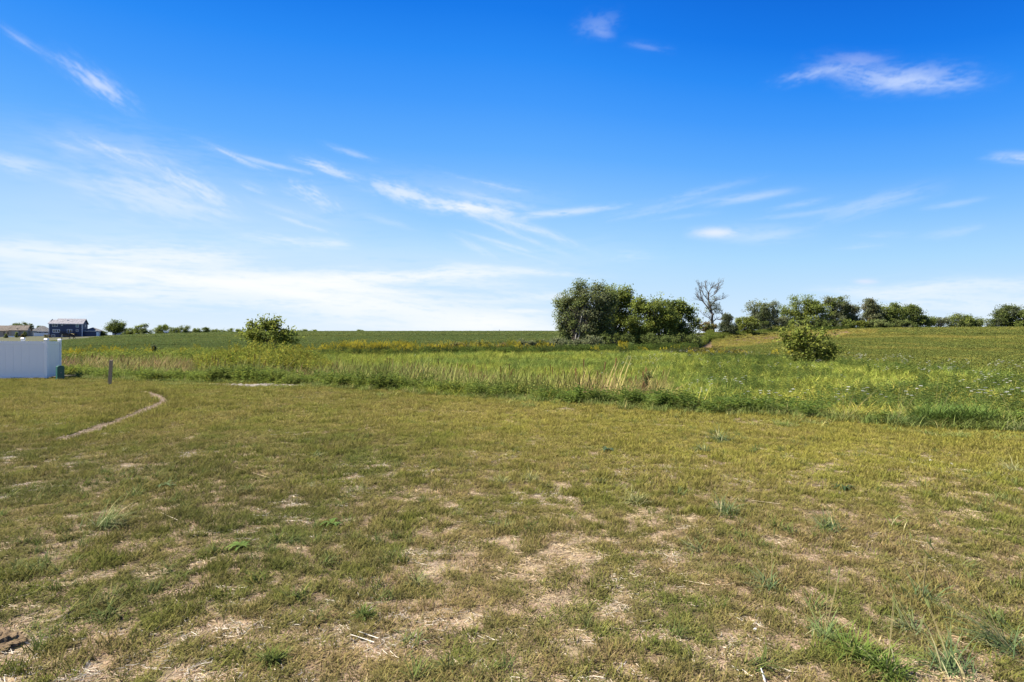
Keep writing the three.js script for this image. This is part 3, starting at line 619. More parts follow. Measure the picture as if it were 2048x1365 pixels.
{
  // playset on the grass before the navy house
  const d = 246, x = (142 - 1024) / F * d, y = ground(x, -d);
  const t = thing('wooden_playset', 'dark timber playset with small yellow canopy on the grass before the navy house', 'playset', [x, y, -d], 0.5);
  const top = heightTo(667.5, d) - y, s = top / 3.4;
  const wood = matte('dark_playset_wood', [0.045, 0.032, 0.026], 0.85);
  for (const [px, pz] of [[-0.7, 0.7], [0.7, 0.7], [0.7, -0.7], [-0.7, -0.7]]) part(t, 'post', new MB().box(px - 0.07, -0.2, pz - 0.07, px + 0.07, 2.9 * s, pz + 0.07).geometry(), wood);
  part(t, 'platform', new MB().box(-0.8, 1.35 * s, -0.8, 0.8, 1.47 * s, 0.8).geometry(), wood);
  const wl = new MB(); for (let k = 0; k < 8; k++) { const p = -0.74 + k * 0.2; wl.box(p, 1.48 * s, 0.71, p + 0.15, 2.25 * s, 0.75); wl.box(0.71, 1.48 * s, p, 0.75, 2.25 * s, p + 0.15); wl.box(-0.75, 1.48 * s, p, -0.71, 2.25 * s, p + 0.15); } part(t, 'side_wall', wl.geometry(), wood);
  const cv = new MB(); for (const z of [-0.85]) { cv.poly([[-0.95, 2.85 * s, 0.85], [0, 3.4 * s, 0.85], [0, 3.4 * s, -0.85], [-0.95, 2.85 * s, -0.85]]); cv.poly([[0, 3.4 * s, 0.85], [0.95, 2.85 * s, 0.85], [0.95, 2.85 * s, -0.85], [0, 3.4 * s, -0.85]]); } part(t, 'canopy', cv.geometry(), matte('yellow_canopy', [0.62, 0.50, 0.20], 0.7, { side: THREE.DoubleSide }));
  const sw = new MB(); sw.tube([[-0.75, 2.3 * s, 0], [-3.0, 2.3 * s, 0]], [0.08, 0.08], 6); sw.tube([[-3.0, 2.35 * s, 0], [-3.4, -0.1, 0.8]], [0.07, 0.07], 6); sw.tube([[-3.0, 2.35 * s, 0], [-3.4, -0.1, -0.8]], [0.07, 0.07], 6); part(t, 'swing_beam', sw.geometry(), wood);
  for (const px of [-1.4, -2.3]) { const q = new MB(); q.tube([[px - 0.2, 2.25 * s, 0], [px - 0.2, 0.55, 0]], [0.015, 0.015], 4); q.tube([[px + 0.2, 2.25 * s, 0], [px + 0.2, 0.55, 0]], [0.015, 0.015], 4); q.box(px - 0.24, 0.5, -0.09, px + 0.24, 0.55, 0.09); part(t, 'swing', q.geometry(), wood); }
  const sl = new MB(); sl.poly([[-0.25, 1.4 * s, 0.8], [0.25, 1.4 * s, 0.8], [0.25, 0.1, 2.9], [-0.25, 0.1, 2.9]]); sl.box(-0.3, 0, 2.8, 0.3, 0.1, 3.1); part(t, 'slide', sl.geometry(), matte('dark_slide', [0.03, 0.035, 0.03], 0.5, { side: THREE.DoubleSide }));
  const lad = new MB(); lad.tube([[0.75, 1.4 * s, -0.4], [1.7, -0.1, -0.4]], [0.06, 0.06], 6); lad.tube([[0.75, 1.4 * s, 0.4], [1.7, -0.1, 0.4]], [0.06, 0.06], 6); for (let k = 1; k < 5; k++) { const q = k / 5; lad.box(lerp(0.75, 1.7, q) - 0.06, lerp(1.4 * s, 0, q) - 0.03, -0.4, lerp(0.75, 1.7, q) + 0.06, lerp(1.4 * s, 0, q) + 0.03, 0.4); } part(t, 'ladder', lad.geometry(), wood);
}
{
  const d = 330, x = (332 - 1024) / F * d, y = heightTo(667.4, d);
  const t = thing('white_trailer', 'tiny white low trailer parked far off at the edge of the left field', 'trailer', [x, y, -d], 0.4);
  const b = new MB(); b.poly([[-0.9, 0.5, 0.6], [0.9, 0.5, 0.6], [1.5, 1.5, 0.8], [-1.6, 1.6, 0.8]]); b.poly([[0.9, 0.5, -0.6], [-0.9, 0.5, -0.6], [-1.6, 1.6, -0.8], [1.5, 1.5, -0.8]]); b.poly([[0.9, 0.5, 0.6], [0.9, 0.5, -0.6], [1.5, 1.5, -0.8], [1.5, 1.5, 0.8]]); b.poly([[-0.9, 0.5, -0.6], [-0.9, 0.5, 0.6], [-1.6, 1.6, 0.8], [-1.6, 1.6, -0.8]]); b.poly([[-0.9, 0.5, 0.6], [0.9, 0.5, 0.6], [0.9, 0.5, -0.6], [-0.9, 0.5, -0.6]]);
  part(t, 'body', b.geometry(), new THREE.MeshStandardMaterial({ name: 'white_paint', color: 0xf2f2f2, roughness: 0.4, side: THREE.DoubleSide }));
  for (const s of [-1, 1]) part(t, 'wheel', new THREE.CylinderGeometry(0.32, 0.32, 0.2, 14).rotateX(Math.PI / 2).translate(0, 0.32, s * 0.55), matte('tyre', [0.02, 0.02, 0.02], 0.9));
}
{
  const d = 352, x = (998.5 - 1024) / F * d, y = ground(x, -d);
  const t = thing('marker_post', 'small brown marker post on the skyline of the middle field', 'post', [x, y, -d]);
  part(t, 'post', new MB().tube([[0, -0.2, 0], [0.02, 1.5, 0]], [0.2, 0.17], 8).geometry(true), matte('brown_post', [0.09, 0.06, 0.04], 0.9));
  part(t, 'marker_plate', new MB().box(-0.22, 1.2, 0.2, 0.24, 1.62, 0.23).geometry(), matte('rust_plate', [0.13, 0.07, 0.045], 0.8));
}

// ================================================================ trees and shrubs
const vary = (c, r, k) => { const f = 1 + (r() - 0.5) * k, y = (r() - 0.5) * k * 0.35; return [c[0] * f * (1 + y), c[1] * f, c[2] * f * (1 - y)]; };
// a folded leaf (or a spray of a few leaves) of length l, width w at p, pointing along a with its blade spanned by b
const _a = new THREE.Vector3(), _b = new THREE.Vector3(), _c = new THREE.Vector3(), _o = new THREE.Vector3();
function leaf(mb, x, y, z, l, w, r, out, droop, c) {
  _a.set(r() * 2 - 1, r() * 2 - 1, r() * 2 - 1).addScaledVector(out, 0.7); _a.y -= droop; _a.normalize();
  _b.set(-_a.z + (r() - 0.5) * 1.1, (r() - 0.5) * 1.1, _a.x + (r() - 0.5) * 1.1); _b.addScaledVector(_a, -_b.dot(_a)).normalize();
  _c.crossVectors(_a, _b);
  const k = mb.n, f = (r() - 0.4) * w * 0.5;
  mb.v(x, y, z, c);
  mb.v(x + _a.x * l * 0.45 + _b.x * w + _c.x * f, y + _a.y * l * 0.45 + _b.y * w + _c.y * f, z + _a.z * l * 0.45 + _b.z * w + _c.z * f, c);
  mb.v(x + _a.x * l, y + _a.y * l, z + _a.z * l, c);
  mb.v(x + _a.x * l * 0.45 - _b.x * w + _c.x * f, y + _a.y * l * 0.45 - _b.y * w + _c.y * f, z + _a.z * l * 0.45 - _b.z * w + _c.z * f, c);
  mb.tri(k, k + 1, k + 2); mb.tri(k, k + 2, k + 3);
}
function clump(mb, q, n, leafL, leafW, colors, r, droop = 0.25) {   // q: x, y, z, rx, ry, rz
  const tone = colors[Math.floor(r() * colors.length)], bright = 0.86 + r() * 0.28;
  for (let k = 0; k < n; k++) {
    _o.set(r() * 2 - 1, r() * 2 - 1, r() * 2 - 1); const L = _o.length() || 1; _o.multiplyScalar(1 / L);
    const s = Math.pow(r(), 0.42) * (0.85 + 0.3 * r());
    const c0 = r() < 0.12 ? colors[Math.floor(r() * colors.length)] : tone, c = vary([c0[0] * bright, c0[1] * bright, c0[2] * bright], r, 0.5);
    leaf(mb, q[0] + _o.x * q[3] * s, q[1] + _o.y * q[4] * s, q[2] + _o.z * q[5] * s, leafL * (0.7 + 0.6 * r()), leafW * (0.7 + 0.6 * r()), r, _o, droop, c);
  }
}
// limbs from a trunk's axis to the clumps
function limb(mb, a, b, r0, r1, rnd, c, sag = 0.12) {
  const n = 5, pts = [], rad = [], L = Math.hypot(b[0] - a[0], b[1] - a[1], b[2] - a[2]), wx = (rnd() - 0.5) * L * 0.16, wz = (rnd() - 0.5) * L * 0.16;
  for (let k = 0; k <= n; k++) { const t = k / n, w = Math.sin(t * Math.PI); pts.push([lerp(a[0], b[0], t) + wx * w, lerp(a[1], b[1], Math.pow(t, 0.85)) + L * sag * w * 0.5, lerp(a[2], b[2], t) + wz * w]); rad.push(lerp(r0, r1, t)); }
  mb.tube(pts, rad, 5, c);
}
const GREEN = {
  mid: [[0.178, 0.220, 0.049], [0.207, 0.248, 0.052], [0.149, 0.189, 0.044]],
  dark: [[0.129, 0.166, 0.044], [0.148, 0.183, 0.048], [0.108, 0.138, 0.043]],
  olive: [[0.165, 0.200, 0.066], [0.185, 0.212, 0.074], [0.138, 0.175, 0.056]],
  grey: [[0.177, 0.197, 0.099], [0.202, 0.217, 0.114], [0.149, 0.171, 0.089]],
  bright: [[0.198, 0.230, 0.043], [0.220, 0.246, 0.046], [0.169, 0.199, 0.040]],
  yellow: [[0.238, 0.262, 0.053], [0.220, 0.231, 0.046], [0.270, 0.277, 0.067]],
  brown: [[0.190, 0.151, 0.060], [0.159, 0.135, 0.054], [0.222, 0.167, 0.075]],
  juniper: [[0.098, 0.122, 0.058], [0.120, 0.140, 0.072], [0.140, 0.160, 0.086]],
  willow: [[0.236, 0.254, 0.054], [0.208, 0.231, 0.051], [0.260, 0.269, 0.067]],
};
const BARK = [0.085, 0.07, 0.055], PALE = [0.22, 0.205, 0.185];
let seed = 100;
/* A broadleaf tree or shrub seen between columns u0 and u1 with its top at row v, d metres away.
   lobes: [x, y, rx, ry] in units of half width and of full height: the outline of the crown. */
function tree(name, label, category, u0, u1, v, d, o = {}) {
  if (d > 112 && d < 200) { const w = (u1 - u0) * 0.04; u0 -= w; u1 += w; v -= 4; o.clumps = Math.round((o.clumps ?? 70) * 1.3); o.per = Math.round((o.per ?? 80) * 1.15); }
  const r = mulberry(seed += 17), u = (u0 + u1) / 2, x = (u - 1024) / F * d, z = -d, y = o.base ? heightTo(o.base, d) : ground(x, z), Wm = (u1 - u0) / F * d / 2, Hm = heightTo(v, d) - y;
  const t = thing(name, label, category, [x, y, z], 0, o.group);
  const lobes = [...(o.lobes ?? [[0, 0.55, 0.95, 0.45]])], colors = GREEN[o.green ?? 'mid'], n = o.clumps ?? 70, per = o.per ?? 80, ll = o.leaf ?? 0.22, deep = o.deep ?? 0.9;
  const wood = new MB(), crown = new MB(), stems = o.stems ?? 1, bark = o.bark ?? BARK, tr = (o.trunk ?? 0.035) * Hm;
  const axes = [], clear = [];
  if (o.axes) {                                                // drawn trunks: lists of [u, v, z] with radii, set toward the front of the crown
    for (const ax of o.axes) { const pts = ax.map(([a, b, c]) => [(a - u) * d / F, Math.max(heightTo(b, d) - y, -0.3), c]); wood.tube(pts, ax.map((q) => q[3]), 8, bark); axes.push(pts); for (const q of pts) clear.push(q); }
  } else for (let s = 0; s < stems; s++) {
    const bx = stems > 1 ? (r() - 0.5) * Wm * 0.35 : (o.lean ?? 0) * -0.1, top = [(r() - 0.5) * Wm * 0.5 + (o.lean ?? 0) * Wm + bx, Hm * (0.72 + 0.12 * r()), (r() - 0.5) * Wm * 0.4], pts = [], rad = [];
    for (let k = 0; k <= 7; k++) { const q = k / 7; pts.push([lerp(bx, top[0], Math.pow(q, 1.3)) + (r() - 0.5) * Hm * 0.02 * (k > 0), q * top[1] - (k === 0 ? 0.3 : 0), top[2] * q + (r() - 0.5) * Hm * 0.02 * (k > 0)]); rad.push(tr * lerp(k === 0 ? 1.25 : 1, 0.22, q) / Math.sqrt(stems)); }
    wood.tube(pts, rad, 8, bark); axes.push(pts);
  }
  if (o.ragged !== 0) { const k0 = lobes.length, m = Math.round((o.ragged ?? 1) * 7); for (let k = 0; k < m; k++) { const l = lobes[Math.floor(r() * k0)], w = r() * Math.PI * 1.1 - 0.05 * Math.PI, q = 0.12 + 0.15 * r(); lobes.push([clamp(l[0] + Math.cos(w) * l[2] * 0.92, -1 + q * 0.8, 1 - q * 0.8), clamp(l[1] + Math.sin(w) * l[3] * 0.92, 0.1, 1 - q * 0.45), q, q * 0.7]); } }
  const area = lobes.map((l) => l[2] * l[3]), total = area.reduce((a, b) => a + b);
  lobes.forEach((l, li) => {
    const m = Math.max(2, Math.round(n * area[li] / total)), cx = l[0] * Wm, cy = l[1] * Hm, rx = l[2] * Wm, ry = l[3] * Hm, rz = Math.min(rx, o.flat ?? 99) * deep;
    for (let k = 0; k < m; k++) {
      _o.set(r() * 2 - 1, r() * 2 - 1, r() * 2 - 1).normalize();
      const s = k < m * 0.72 ? 0.74 + 0.22 * r() : Math.cbrt(r()) * 0.7, cr = (o.size ?? 0.24) * (0.65 + 0.7 * r());
      const R = cr * Math.min(Wm, Hm * 0.6), R3 = R * (0.9 + 0.5 * r()), R4 = R * (0.6 + 0.3 * r()), inner = (a, b) => Math.max(a - b * 0.8, a * 0.25) * (s / 0.96);
      const q = [cx + _o.x * inner(rx, R3), Math.max(cy + _o.y * inner(ry, R4), Hm * (o.floor ?? 0.03)), _o.z * inner(rz, R), R3, R4, R];
      if (clear.some((e) => e[1] < Hm * 0.74 && Math.abs(q[0] - e[0]) < q[3] * 0.35 + 0.05 && Math.abs(q[1] - e[1]) < q[4] * 0.6 + 0.1 && q[2] > e[2] - q[5]) && r() < 0.4) q[2] = -Math.abs(q[2]) - 0.6;
      clump(crown, q, Math.round(per * (0.7 + 0.6 * r())), ll, ll * 0.34, o.spots && r() < o.spots[1] ? GREEN[o.spots[0]] : colors, r, o.droop ?? 0.25);
      if (r() < 0.55) { const ax = axes[Math.floor(r() * axes.length)], f = clamp(0.25 + 0.65 * (q[1] / Hm) * r(), 0.12, 0.95), j = Math.min(ax.length - 2, Math.floor(f * (ax.length - 1))), p0 = ax[j]; if (q[1] > p0[1] * 0.8) limb(wood, p0, [q[0], q[1], q[2]], tr * (o.axes ? 0.14 : 0.3), tr * 0.05, r, o.axes ? BARK : bark); }
    }
  });
  // loose sprays that break the outline
  for (let k = 0; k < n * 1.6; k++) {
    const l = lobes[Math.floor(r() * lobes.length)], w = r() * 6.28, s = 0.96 + 0.14 * r(), q = [l[0] * Wm + Math.cos(w) * l[2] * Wm * s, l[1] * Hm + Math.sin(w) * l[3] * Hm * s, (r() - 0.5) * Wm * deep];
    if (q[1] > Hm * 0.05 && Math.abs(q[0]) < Wm * 1.04 && q[1] < Hm * 1.03) clump(crown, [q[0], q[1], q[2], ll * 1.6, ll * 1.2, ll * 1.6], 7, ll, ll * 0.34, colors, r, 0.1);
  }
  part(t, 'trunk', wood.geometry(true), M.bark);
  part(t, 'crown', crown.geometry(), M.leaf);
  return t;
}
// ---- the clump of three trees right of centre
tree('broadleaf_tree', 'tall olive grey tree with two pale forking trunks at the left of the thicket', 'tree', 1110, 1236, 565, 74, { green: 'olive', bark: PALE, trunk: 0.02, axes: [[[1146, 702, 1.6, 0.13], [1147, 688, 1.6, 0.10], [1149, 672, 1.7, 0.085], [1152, 658, 1.6, 0.07], [1150, 642, 1.3, 0.055], [1155, 622, 0.9, 0.045], [1160, 596, 0.4, 0.03]], [[1148, 694, 1.6, 0.09], [1152, 684, 1.75, 0.085], [1156, 668, 1.8, 0.075], [1155, 655, 1.8, 0.07], [1159, 640, 1.7, 0.065], [1163, 624, 1.6, 0.06], [1171, 609, 1.4, 0.05], [1180, 594, 0.9, 0.04]]], clumps: 330, per: 110, leaf: 0.21, size: 0.19, floor: 0.14, spots: ['grey', 0.35], lobes: [[0.12, 0.68, 0.78, 0.33], [-0.5, 0.42, 0.5, 0.32], [0.55, 0.45, 0.5, 0.4], [0, 0.4, 0.8, 0.3]] });
tree('broadleaf_tree', 'upright mid green tree in the middle of the thicket behind the pale trunks', 'tree', 1176, 1282, 572, 79, { green: 'mid', clumps: 150, per: 120, leaf: 0.25, size: 0.2, floor: 0.05, spots: ['bright', 0.3], lobes: [[0.1, 0.62, 0.75, 0.38], [0.35, 0.8, 0.45, 0.2], [0, 0.3, 0.95, 0.3]] });
tree('broadleaf_tree', 'broad mid green tree with level branches right of centre in the thicket', 'tree', 1258, 1358, 590, 76, { green: 'mid', clumps: 140, per: 120, leaf: 0.25, size: 0.21, floor: 0.06, spots: ['bright', 0.35], lobes: [[0.05, 0.62, 0.85, 0.38], [-0.1, 0.28, 0.95, 0.26]] });
tree('broadleaf_tree', 'dark green sloping tree at the right end of the thicket over its own shadow', 'tree', 1305, 1398, 594, 78, { green: 'mid', clumps: 140, per: 120, leaf: 0.25, size: 0.2, floor: 0.05, spots: ['dark', 0.45], lobes: [[-0.25, 0.66, 0.6, 0.34], [0.15, 0.42, 0.82, 0.36], [0.35, 0.2, 0.65, 0.2]] });
// undergrowth at its foot
for (const [u0, u1, v, d, g, label] of [
  [1098, 1150, 676, 70, 'grey', 'grey green bramble bush left of the pale trunks'], [1150, 1205, 672, 69.5, 'grey', 'grey green bramble bush right of the pale trunks'],
  [1196, 1262, 664, 72, 'dark', 'dark bush under the middle tree of the thicket'], [1280, 1345, 668, 72, 'dark', 'dark low bush under the broad tree of the thicket'],
  [1335, 1400, 668, 74, 'dark', 'low dark bush at the right foot of the thicket'],
]) tree('undergrowth_bush', label, 'bush', u0, u1, v, d, { green: g, stems: 3, clumps: 34, per: 70, leaf: 0.17, size: 0.34, floor: 0.1, lobes: [[0, 0.45, 0.95, 0.5]], trunk: 0.03, group: 'bushes at the foot of the thicket' });

// ---- lone small tree in the reeds at left
tree('small_tree', 'lone small bright green tree growing out of the tall weeds left of centre', 'tree', 483, 602, 629, 54, { base: 706, green: 'bright', stems: 3, trunk: 0.018, clumps: 105, per: 46, leaf: 0.23, size: 0.16, floor: 0.1, spots: ['mid', 0.3], droop: 0.1, ragged: 1.0, lobes: [[-0.02, 0.78, 0.42, 0.21], [-0.35, 0.62, 0.4, 0.2], [0.0, 0.45, 0.75, 0.22], [0.55, 0.5, 0.4, 0.2], [-0.6, 0.42, 0.35, 0.15], [0.62, 0.3, 0.32, 0.15]] });
// ---- the bush standing in the right field
tree('field_bush', 'rounded yellow green bush standing alone in the right hand crop field', 'bush', 1554, 1676, 653, 36.5, { base: 731, green: 'bright', stems: 6, trunk: 0.016, clumps: 105, per: 38, leaf: 0.16, size: 0.16, floor: 0.05, spots: ['yellow', 0.25], droop: 0, ragged: 1.6, lobes: [[-0.05, 0.42, 0.72, 0.4], [0.1, 0.74, 0.5, 0.24], [-0.5, 0.55, 0.42, 0.26], [0.5, 0.5, 0.42, 0.3], [0.45, 0.22, 0.5, 0.2]] });

// ---- the row along the rise at right
tree('wayside_bush', 'brownish round bush at the foot of the bare tree', 'bush', 1399, 1432, 650, 126, { green: 'brown', spots: ['olive', 0.5], stems: 3, clumps: 30, per: 60, leaf: 0.26, size: 0.3 });
tree('juniper_tree', 'dark grey green conical juniper just right of the bare tree', 'conifer', 1437, 1474, 634, 116, { green: 'juniper', clumps: 62, per: 75, leaf: 0.24, size: 0.26, floor: 0.04, droop: -0.2, lobes: [[0, 0.3, 0.95, 0.3], [0, 0.55, 0.65, 0.3], [-0.05, 0.8, 0.32, 0.2]] });
tree('wayside_bush', 'round yellow green bush between the juniper and the grey tree', 'bush', 1463, 1516, 640, 122, { green: 'bright', spots: ['olive', 0.3], stems: 3, clumps: 55, per: 65, leaf: 0.27, size: 0.26, lobes: [[0, 0.5, 0.92, 0.5]] });
tree('broadleaf_tree', 'rounded grey green tree standing apart right of the bare tree', 'tree', 1491, 1557, 604, 140, { green: 'grey', spots: ['olive', 0.3], clumps: 105, per: 75, leaf: 0.3, size: 0.2, floor: 0.08, trunk: 0.03, lobes: [[0, 0.66, 0.86, 0.34], [0.45, 0.42, 0.5, 0.28], [-0.4, 0.45, 0.5, 0.3], [-0.1, 0.2, 0.6, 0.2]] });
tree('juniper_tree', 'slim dark conifer in front of the rounded grey green tree', 'conifer', 1512, 1546, 620, 134, { green: 'juniper', spots: ['dark', 0.4], clumps: 52, per: 70, leaf: 0.26, size: 0.28, floor: 0.04, droop: -0.2, lobes: [[0, 0.28, 0.95, 0.28], [0, 0.55, 0.62, 0.3], [0, 0.82, 0.3, 0.18]] });
tree('wayside_bush', 'grey bush under the gap between the two tall trees of the row', 'bush', 1546, 1578, 640, 143, { green: 'grey', stems: 3, clumps: 34, per: 60, leaf: 0.3, size: 0.3 });
tree('wayside_bush', 'low yellow green scrub along the straw strip left of the field bush', 'bush', 1536, 1600, 656, 138, { base: 668, green: 'yellow', spots: ['mid', 0.5], stems: 4, clumps: 40, per: 55, leaf: 0.25, size: 0.5, lobes: [[0, 0.45, 0.95, 0.5]] });
tree('broadleaf_tree', 'largest bright green domed tree of the row on the rise', 'tree', 1561, 1654, 597, 150, { green: 'mid', spots: ['bright', 0.3], clumps: 130, per: 80, leaf: 0.33, size: 0.19, floor: 0.05, lobes: [[0, 0.66, 0.72, 0.34], [0.5, 0.42, 0.5, 0.32], [-0.5, 0.4, 0.5, 0.3], [0, 0.25, 0.9, 0.25]] });
tree('broadleaf_tree', 'grey green tree with open top right of the largest domed tree', 'tree', 1640, 1700, 598, 152, { green: 'grey', spots: ['mid', 0.45], clumps: 100, per: 72, leaf: 0.33, size: 0.2, floor: 0.05, lobes: [[0.05, 0.68, 0.75, 0.32], [0, 0.3, 0.95, 0.3]] });
tree('broadleaf_tree', 'lower grey green tree with reddish tips at the middle of the row', 'tree', 1684, 1722, 616, 153, { green: 'grey', spots: ['brown', 0.25], clumps: 60, per: 70, leaf: 0.33, size: 0.26, floor: 0.04, lobes: [[0, 0.62, 0.8, 0.36], [0, 0.3, 0.95, 0.3]] });
tree('wayside_bush', 'small bright bush in the gap before the reddish tipped trees', 'bush', 1712, 1732, 647, 150, { green: 'bright', stems: 3, clumps: 18, per: 50, leaf: 0.3, size: 0.36 });
tree('broadleaf_tree', 'peaked tree with a rusty patch right of the gap in the row', 'tree', 1718, 1764, 604, 156, { green: 'grey', spots: ['brown', 0.22], clumps: 85, per: 74, leaf: 0.34, size: 0.23, floor: 0.04, lobes: [[-0.05, 0.7, 0.62, 0.3], [0, 0.32, 0.95, 0.32]] });
tree('broadleaf_tree', 'dense mid green tree fourth from the right end of the row', 'tree', 1752, 1812, 611, 158, { green: 'mid', spots: ['olive', 0.35], clumps: 100, per: 78, leaf: 0.34, size: 0.21, floor: 0.04, lobes: [[-0.1, 0.62, 0.75, 0.36], [0, 0.3, 0.98, 0.3]] });
tree('broadleaf_tree', 'dense dark rounded tree near the right end of the row', 'tree', 1800, 1850, 616, 160, { green: 'dark', spots: ['mid', 0.4], clumps: 90, per: 78, leaf: 0.34, size: 0.23, floor: 0.04, lobes: [[0.1, 0.62, 0.78, 0.38], [0, 0.3, 0.98, 0.3]] });
tree('wayside_bush', 'green bush stepping down at the right end of the row', 'bush', 1838, 1870, 637, 161, { green: 'mid', stems: 3, clumps: 36, per: 62, leaf: 0.34, size: 0.32 });
tree('wayside_bush', 'pale thin bush at the left of the low broad thicket on the skyline', 'bush', 1866, 1896, 639, 178, { green: 'grey', stems: 4, clumps: 30, per: 40, leaf: 0.34, size: 0.3 });
tree('wayside_bush', 'long low olive thicket alone on the right hand skyline', 'bush', 1888, 1962, 632, 180, { green: 'olive', spots: ['mid', 0.4], stems: 5, clumps: 90, per: 72, leaf: 0.36, size: 0.3, floor: 0.05, trunk: 0.02, lobes: [[-0.1, 0.5, 0.75, 0.5], [0.45, 0.42, 0.52, 0.42]] });
tree('broadleaf_tree', 'dark green spreading tree at the right end of the skyline', 'tree', 1973, 2046, 616, 184, { green: 'dark', spots: ['juniper', 0.4], clumps: 110, per: 78, leaf: 0.38, size: 0.2, floor: 0.05, lobes: [[0.1, 0.68, 0.6, 0.32], [-0.4, 0.35, 0.6, 0.3], [0.4, 0.35, 0.6, 0.3]] });
tree('broadleaf_tree', 'dark green tree cut off by the right edge of the photograph', 'tree', 2014, 2096, 626, 182, { green: 'dark', spots: ['mid', 0.4], clumps: 90, per: 78, leaf: 0.38, size: 0.22, floor: 0.05, lobes: [[0, 0.55, 0.95, 0.45], [0, 0.25, 0.98, 0.25]] });
for (const [u0, u1, v, d, g, label] of [[1570, 1612, 647, 146, 'mid', 'low bush under the left side of the largest domed tree'], [1612, 1662, 645, 147, 'dark', 'low dark bush under the right side of the largest domed tree'], [1655, 1705, 645, 149, 'mid', 'low bush at the foot of the grey green open topped tree'], [1728, 1776, 645, 152, 'olive', 'low olive bush at the foot of the rusty tree'], [1772, 1826, 646, 154, 'dark', 'low dark bush joining the two dense trees near the row end']])
  tree('wayside_bush', label, 'bush', u0, u1, v, d, { green: g, spots: ['grey', 0.3], stems: 4, clumps: 46, per: 62, leaf: 0.33, size: 0.3, floor: 0.05, trunk: 0.03, lobes: [[0, 0.48, 0.98, 0.5]] });
// ---- the bare tree
{
  const r = mulberry(4242), d = 127, u = 1427, x = (u - 1024) / F * d, z = -d, y = ground(x, z), H = heightTo(567, d) - y, px = d / F;
  const t = thing('bare_tree', 'tall half dead tree with bare grey branches against the sky', 'tree', [x, y, z]);
  const wood = new MB(), leaves = new MB(), c = [0.095, 0.08, 0.066];
  const P = (uu, vv, zz = 0) => [(uu - u) * px, heightTo(vv, d) - y, zz];
  const limbs = [
    [[1427, 670], [1426, 655], [1425, 640], [1424, 628]], 0.42, 0.30,
    [[1424, 628], [1421, 612], [1416, 600], [1418, 586], [1426, 574], [1436, 568]], 0.28, 0.05,
    [[1424, 628], [1413, 614], [1406, 603], [1402, 590], [1398, 580]], 0.2, 0.04,
    [[1421, 612], [1428, 604], [1436, 600], [1446, 598]], 0.13, 0.03,
    [[1425, 642], [1417, 636], [1408, 632]], 0.12, 0.03,
    [[1426, 644], [1434, 638], [1441, 641], [1446, 633]], 0.14, 0.03,
    [[1416, 600], [1409, 590], [1404, 578], [1400, 570]], 0.12, 0.02,
    [[1418, 586], [1412, 578], [1413, 570]], 0.1, 0.02,
    [[1421, 594], [1430, 588], [1436, 582]], 0.1, 0.02,
    [[1426, 576], [1432, 578], [1438, 574]], 0.07, 0.02,
    [[1406, 603], [1399, 600], [1394, 592]], 0.08, 0.02,
  ];
  const twig = (a, dir, L, rad, depth) => {
    const pts = [a], n = 3, dd = dir.clone();
    for (let k = 1; k <= n; k++) { dd.x += (r() - 0.5) * 0.5; dd.y += (r() - 0.35) * 0.4; dd.z += (r() - 0.5) * 0.5; dd.normalize(); const q = pts[k - 1]; pts.push([q[0] + dd.x * L / n, q[1] + dd.y * L / n, q[2] + dd.z * L / n]); }
    wood.tube(pts, pts.map((_, k) => lerp(rad, rad * 0.35, k / n)), 4, c);
    if (depth > 0) for (let k = 0; k < 4; k++) { const q = pts[1 + Math.floor(r() * n)], e = dd.clone(); e.x += (r() - 0.5) * 1.5; e.y += (r() - 0.3) * 1.1; e.z += (r() - 0.5) * 1.5; twig(q, e.normalize(), L * (0.5 + 0.3 * r()), rad * 0.6, depth - 1); }
  };
  for (let k = 0; k < limbs.length; k += 3) {
    const pts = limbs[k].map(([a, b], j) => P(a, b, j ? (r() - 0.5) * 1.2 : 0)), m = pts.length;
    wood.tube(pts, pts.map((_, j) => lerp(limbs[k + 1], limbs[k + 2], j / (m - 1)) * 0.9), 7, c);
    if (k > 0) for (let j = 1; j < m; j++) for (let q = 0; q < 4; q++) { const a = pts[j], b = pts[j - 1], s = r(); const dir = new THREE.Vector3(a[0] - b[0], a[1] - b[1], a[2] - b[2]).normalize(); dir.x += (r() - 0.5) * 1.2; dir.y += (r() - 0.15) * 1.1; dir.z += (r() - 0.5) * 1.6; twig([lerp(b[0], a[0], s), lerp(b[1], a[1], s), lerp(b[2], a[2], s)], dir.normalize(), 0.5 + r() * 0.7, 0.04, 2); }
  }
  for (const [a, b, w, h, n] of [[1432, 614, 1.2, 1.1, 420], [1424, 607, 1.2, 0.9, 300], [1436, 621, 0.9, 1.0, 240], [1416, 620, 0.9, 0.8, 170], [1421, 643, 0.6, 0.5, 60], [1428, 596, 0.9, 0.6, 70]]) { const q = P(a, b); clump(leaves, [q[0], q[1], q[2], w, h, w], n, 0.24, 0.08, GREEN.grey, r); }
  part(t, 'trunk', wood.geometry(true), new THREE.MeshStandardMaterial({ name: 'dead_bark', vertexColors: true, roughness: 0.95 }));
  part(t, 'crown', leaves.geometry(), M.leaf);
}
